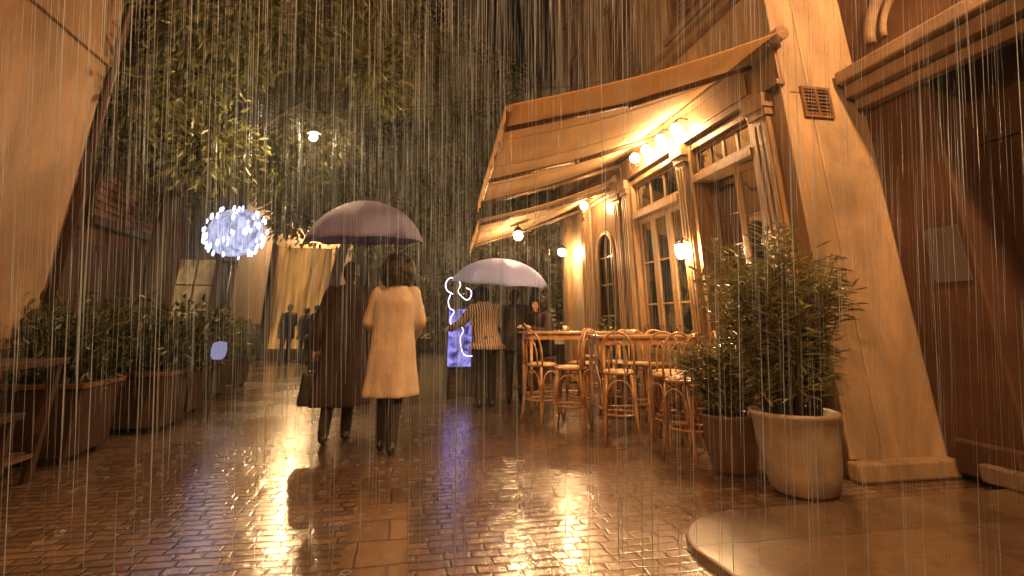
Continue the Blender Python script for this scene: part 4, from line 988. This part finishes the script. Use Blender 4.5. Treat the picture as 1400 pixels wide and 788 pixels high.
def umbrella(label, top, rad, depth, mat, handp, tilt, seed):
    """canopy with eight scalloped gores, ribs, shaft and crook; origin at the hand"""
    root = thing('umbrella', label, 'umbrella', handp)
    T = Vector(top) - Vector(handp)
    axis = Vector((math.sin(tilt[0]), math.sin(tilt[1]), 1)).normalized()
    q = Vector((0, 0, 1)).rotation_difference(axis)
    m = MB(); n = 64; rings = 14; o = len(m.v)
    m.v.append(tuple(T))
    for i in range(1, rings + 1):
        s = i / rings
        for k in range(n):
            a = 2 * math.pi * k / n; g_ = abs(math.sin(4 * a))            # 0 on a rib, 1 mid gore
            rr = rad * math.sin(s * 1.30) / math.sin(1.30) * (1 - 0.085 * g_ * s * s)
            z = -depth * (1 - math.cos(s * 1.30)) / (1 - math.cos(1.30)) - 0.034 * g_ * s + 0.05 * g_ * s ** 4
            m.v.append(tuple(T + q @ Vector((rr * math.cos(a), rr * math.sin(a), z))))
    for k in range(n): m.f.append((o, o + 1 + k, o + 1 + (k + 1) % n)); m.sm.append(True)
    for i in range(rings - 1):
        for k in range(n):
            l = (k + 1) % n; b0 = o + 1 + i * n
            m.f.append((b0 + k, b0 + n + k, b0 + n + l, b0 + l)); m.sm.append(True)
    m.build('canopy', mat, root, solid=0.003)
    for k in range(8):
        a = 2 * math.pi * k / 8; pts = []
        for i in range(0, 15):
            s = i / 14 * 1.0
            pts.append(T + q @ Vector((rad * math.sin(s * 1.3) / math.sin(1.3) * math.cos(a), rad * math.sin(s * 1.3) / math.sin(1.3) * math.sin(a), -depth * (1 - math.cos(s * 1.3)) / (1 - math.cos(1.3)) - 0.008)))
        MB().tube(pts, 0.004, 5).build('rib', 'iron', root)
    MB().tube([T + axis * 0.06, T, Vector((0, 0, 0)), Vector((0, 0, 0)) - axis * 0.1], [0.004, 0.007, 0.008, 0.008], 8).build('shaft', 'iron', root)
    e = Vector((0, 0, 0)) - axis * 0.1
    MB().tube([e, e + Vector((0, 0.0, -0.04)), e + Vector((0, 0.02, -0.075)), e + Vector((0, 0.05, -0.08)), e + Vector((0, 0.07, -0.055))], 0.013, 8).build('handle', 'darkwood', root)
    return root
umbrella('mauve umbrella held over the walking couple', (-0.53, 6.72, 2.62), 0.71, 0.50, 'violet', (-0.42, 6.82, 1.46), (-0.02, -0.06), 1)

# pair under the lilac umbrella
J = base_pose(); J.update(pelvis=(0, -0.05, 0.93), chest=(-0.02, 0.05, 1.24), neck=(-0.04, 0.12, 1.47), head=(-0.05, 0.16, 1.60), shl=(-0.19, 0.08, 1.40), shr=(0.16, 0.06, 1.40),
                          ell=(-0.36, 0.16, 1.18), wrl=(-0.50, 0.32, 1.10), elr=(0.24, 0.14, 1.16), wrr=(0.16, 0.28, 1.36))
ps1 = person('person in a striped shawl under the lilac umbrella beside the neon sign', (1.30, 8.75, 0), R(8), J, sc_=1.0)
trousers(ps1, J, 'blackcloth', 1.25); shoes(ps1, J, 'leather'); coat(ps1, J, 'stripes', 0.80, 0.27, name='shawl', seed=11); hair(ps1, J, 0.11, seed=12)
J = base_pose(); J.update(ell=(-0.24, 0.05, 1.15), wrl=(-0.20, 0.2, 1.05), face=(0.3, 1, 0))
ps2 = person('person in a dark jacket on the terrace side of the lilac umbrella', (1.83, 9.05, 0), R(-12), J, sc_=0.98)
trousers(ps2, J, 'greycloth'); shoes(ps2, J, 'leather'); coat(ps2, J, 'greycloth', 0.78, 0.235, name='jacket', seed=14); hair(ps2, J, 0.1, curly=False, fall=0.04)
umbrella('pale lilac umbrella over the pair beside the terrace stools', (1.58, 8.92, 2.20), 0.82, 0.42, 'lilac', (1.46, 9.02, 1.42), (0.05, -0.10), 2)

# dark bystanders at the lane end
for i, (x, y, a, lab, mt, s) in enumerate(((-3.45, 18.3, 30, 'dark clothed bystander before the amber glow pane, outermost of three', 'blackcloth', 0.98),
        (-3.01, 18.7, -25, 'bystander in charcoal before the amber glow pane, middle of three', 'greycloth', 0.93), (-2.6, 18.0, 60, 'bystander in dark maroon before the amber glow pane, closest to the couple', 'darkcoat', 0.97))):
    J = base_pose(); J.update(elr=(0.25, 0.08, 1.15), wrr=(0.17, 0.27, 1.12))
    pb = person(lab, (x, y, 0), R(a), J, group='bystanders at the lane end', sc_=s)
    trousers(pb, J, 'blackcloth'); shoes(pb, J, 'leather'); coat(pb, J, mt, 0.72, 0.24, name='jacket', seed=20 + i); hair(pb, J, 0.1, curly=False)
# guest at the far end of the terrace, sitting on a stool
J = base_pose(); J.update(pelvis=(0, -0.02, 0.78), chest=(0, 0.04, 1.09), neck=(0, 0.08, 1.33), head=(0.0, 0.11, 1.46), shl=(-0.17, 0.06, 1.25), shr=(0.17, 0.06, 1.25),
                          ell=(-0.24, 0.14, 1.03), elr=(0.24, 0.14, 1.03), wrl=(-0.12, 0.34, 1.10), wrr=(0.12, 0.34, 1.10),
                          knl=(-0.12, 0.36, 0.72), knr=(0.12, 0.36, 0.72), anl=(-0.11, 0.30, 0.32), anr=(0.11, 0.30, 0.32))
pg = person('guest in dark clothes seated behind the farther tall table', (2.2, 8.68, 0), R(120), J)
trousers(pg, J, 'blackcloth'); shoes(pg, J, 'leather'); coat(pg, J, 'darkcoat', 0.72, 0.21, name='jacket', seed=31); hair(pg, J, 0.11, seed=33)

# ------------------------------------------------------------------ rain
r = random.Random(99); m = MB(); cnt = 0
while cnt < 14000:
    x, y, z = r.uniform(-4, 4.4), r.uniform(1.0, 13), r.uniform(0.2, 7.5)
    if x < -3.5 and y < 6.5: continue
    if x > 0.9 and 4.0 < y < 10.4 and z < 2.9 + (x - 0.8) * 0.36 + 0.5: continue      # dry under the awnings
    if x > 3.4 and y > 4: continue
    if math.hypot(x, y) < 1.3: continue
    L = r.uniform(0.3, 1.15); rad = 0.0004 + 0.0017 * r.random() ** 2.6
    if z - L < 0.01: continue
    t = Vector((-0.0578 + r.gauss(0, 0.006), -0.2945 + r.gauss(0, 0.01), 1)) * L; p = Vector((x, y, z - L))
    o = len(m.v)
    for c, q in ((p, 0.25), (p + t * 0.3, 1.0), (p + t, 0.2)):
        for k in range(3): a = 2.094 * k; m.v.append((c.x + rad * q * math.cos(a), c.y + rad * q * math.sin(a), c.z))
    for i in (0, 1):
        for k in range(3): l = (k + 1) % 3; m.f.append((o + i * 3 + k, o + i * 3 + l, o + i * 3 + 3 + l, o + i * 3 + 3 + k)); m.sm.append(True)
    cnt += 1
tag(m.build('falling_rain', 'rain'), 'slanting streaks of heavy rain falling over the whole lane', 'rain', kind='stuff')

r = random.Random(5); m = MB(); cnt = 0
while cnt < 420:
    x, y = r.uniform(-2.5, 3.0), r.uniform(1.9, 9)
    if (x > 0.9 and 4.1 < y < 10.4) or (x > 1.6 and y < 3.8): continue
    R1 = r.uniform(0.008, 0.028); n_ = 14
    m.tube([(x + R1 * math.cos(2 * math.pi * k / n_), y + R1 * math.sin(2 * math.pi * k / n_), 0.005) for k in range(n_)], r.uniform(0.0006, 0.0011), 4, closed=True)
    if r.random() < 0.6:
        for k in range(r.randint(2, 5)):
            a = r.uniform(0, 6.283); h = r.uniform(0.01, 0.05); d = r.uniform(0.005, 0.035)
            m.ball((x + d * math.cos(a), y + d * math.sin(a), h), r.uniform(0.001, 0.0024), n=5, m=4)
    cnt += 1
tag(m.build('rain_splashes', 'rain'), 'rings and droplets of rain splashing on the wet cobbles', 'splashes', kind='stuff')

# ------------------------------------------------------------------ thin mist added for glow round the lamps
m, nt, out = new_mat('lamp_glow_mist'); pv = nt.nodes.new('ShaderNodeVolumePrincipled')
pv.inputs['Color'].default_value = (0.9, 0.9, 0.92, 1); pv.inputs['Density'].default_value = 0.0018; pv.inputs['Anisotropy'].default_value = 0.6
nt.links.new(pv.outputs[0], out.inputs['Volume']); M['mist'] = m
tag(MB().box(-17, 17, -15, 43, -1, 13).build('haze', 'mist'), 'thin mist added over the whole lane for glow round the lamps', 'haze', kind='stuff')

# ------------------------------------------------------------------ night sky, render settings
wd = bpy.data.worlds.new('World'); sc.world = wd; wd.use_nodes = True
nt = wd.node_tree; bgn = nt.nodes['Background']
sky = nt.nodes.new('ShaderNodeTexSky'); sky.sky_type = 'NISHITA'; sky.sun_disc = False
sky.sun_elevation = R(-4); sky.sun_rotation = R(200)
nt.links.new(sky.outputs[0], bgn.inputs[0]); bgn.inputs[1].default_value = 0.05
sc.view_settings.view_transform = 'Standard'; sc.view_settings.look = 'None'; sc.view_settings.gamma = 1; sc.view_settings.exposure = 0.36
cy_ = sc.cycles
sc.render.engine = 'CYCLES'
cy_.use_denoising = True
try: cy_.denoiser = 'OPENIMAGEDENOISE'
except Exception: pass
cy_.max_bounces = 6; cy_.diffuse_bounces = 3; cy_.glossy_bounces = 3; cy_.transmission_bounces = 4; cy_.transparent_max_bounces = 10
cy_.sample_clamp_indirect = 6.0; cy_.caustics_reflective = False; cy_.caustics_refractive = False
cy_.use_light_tree = True
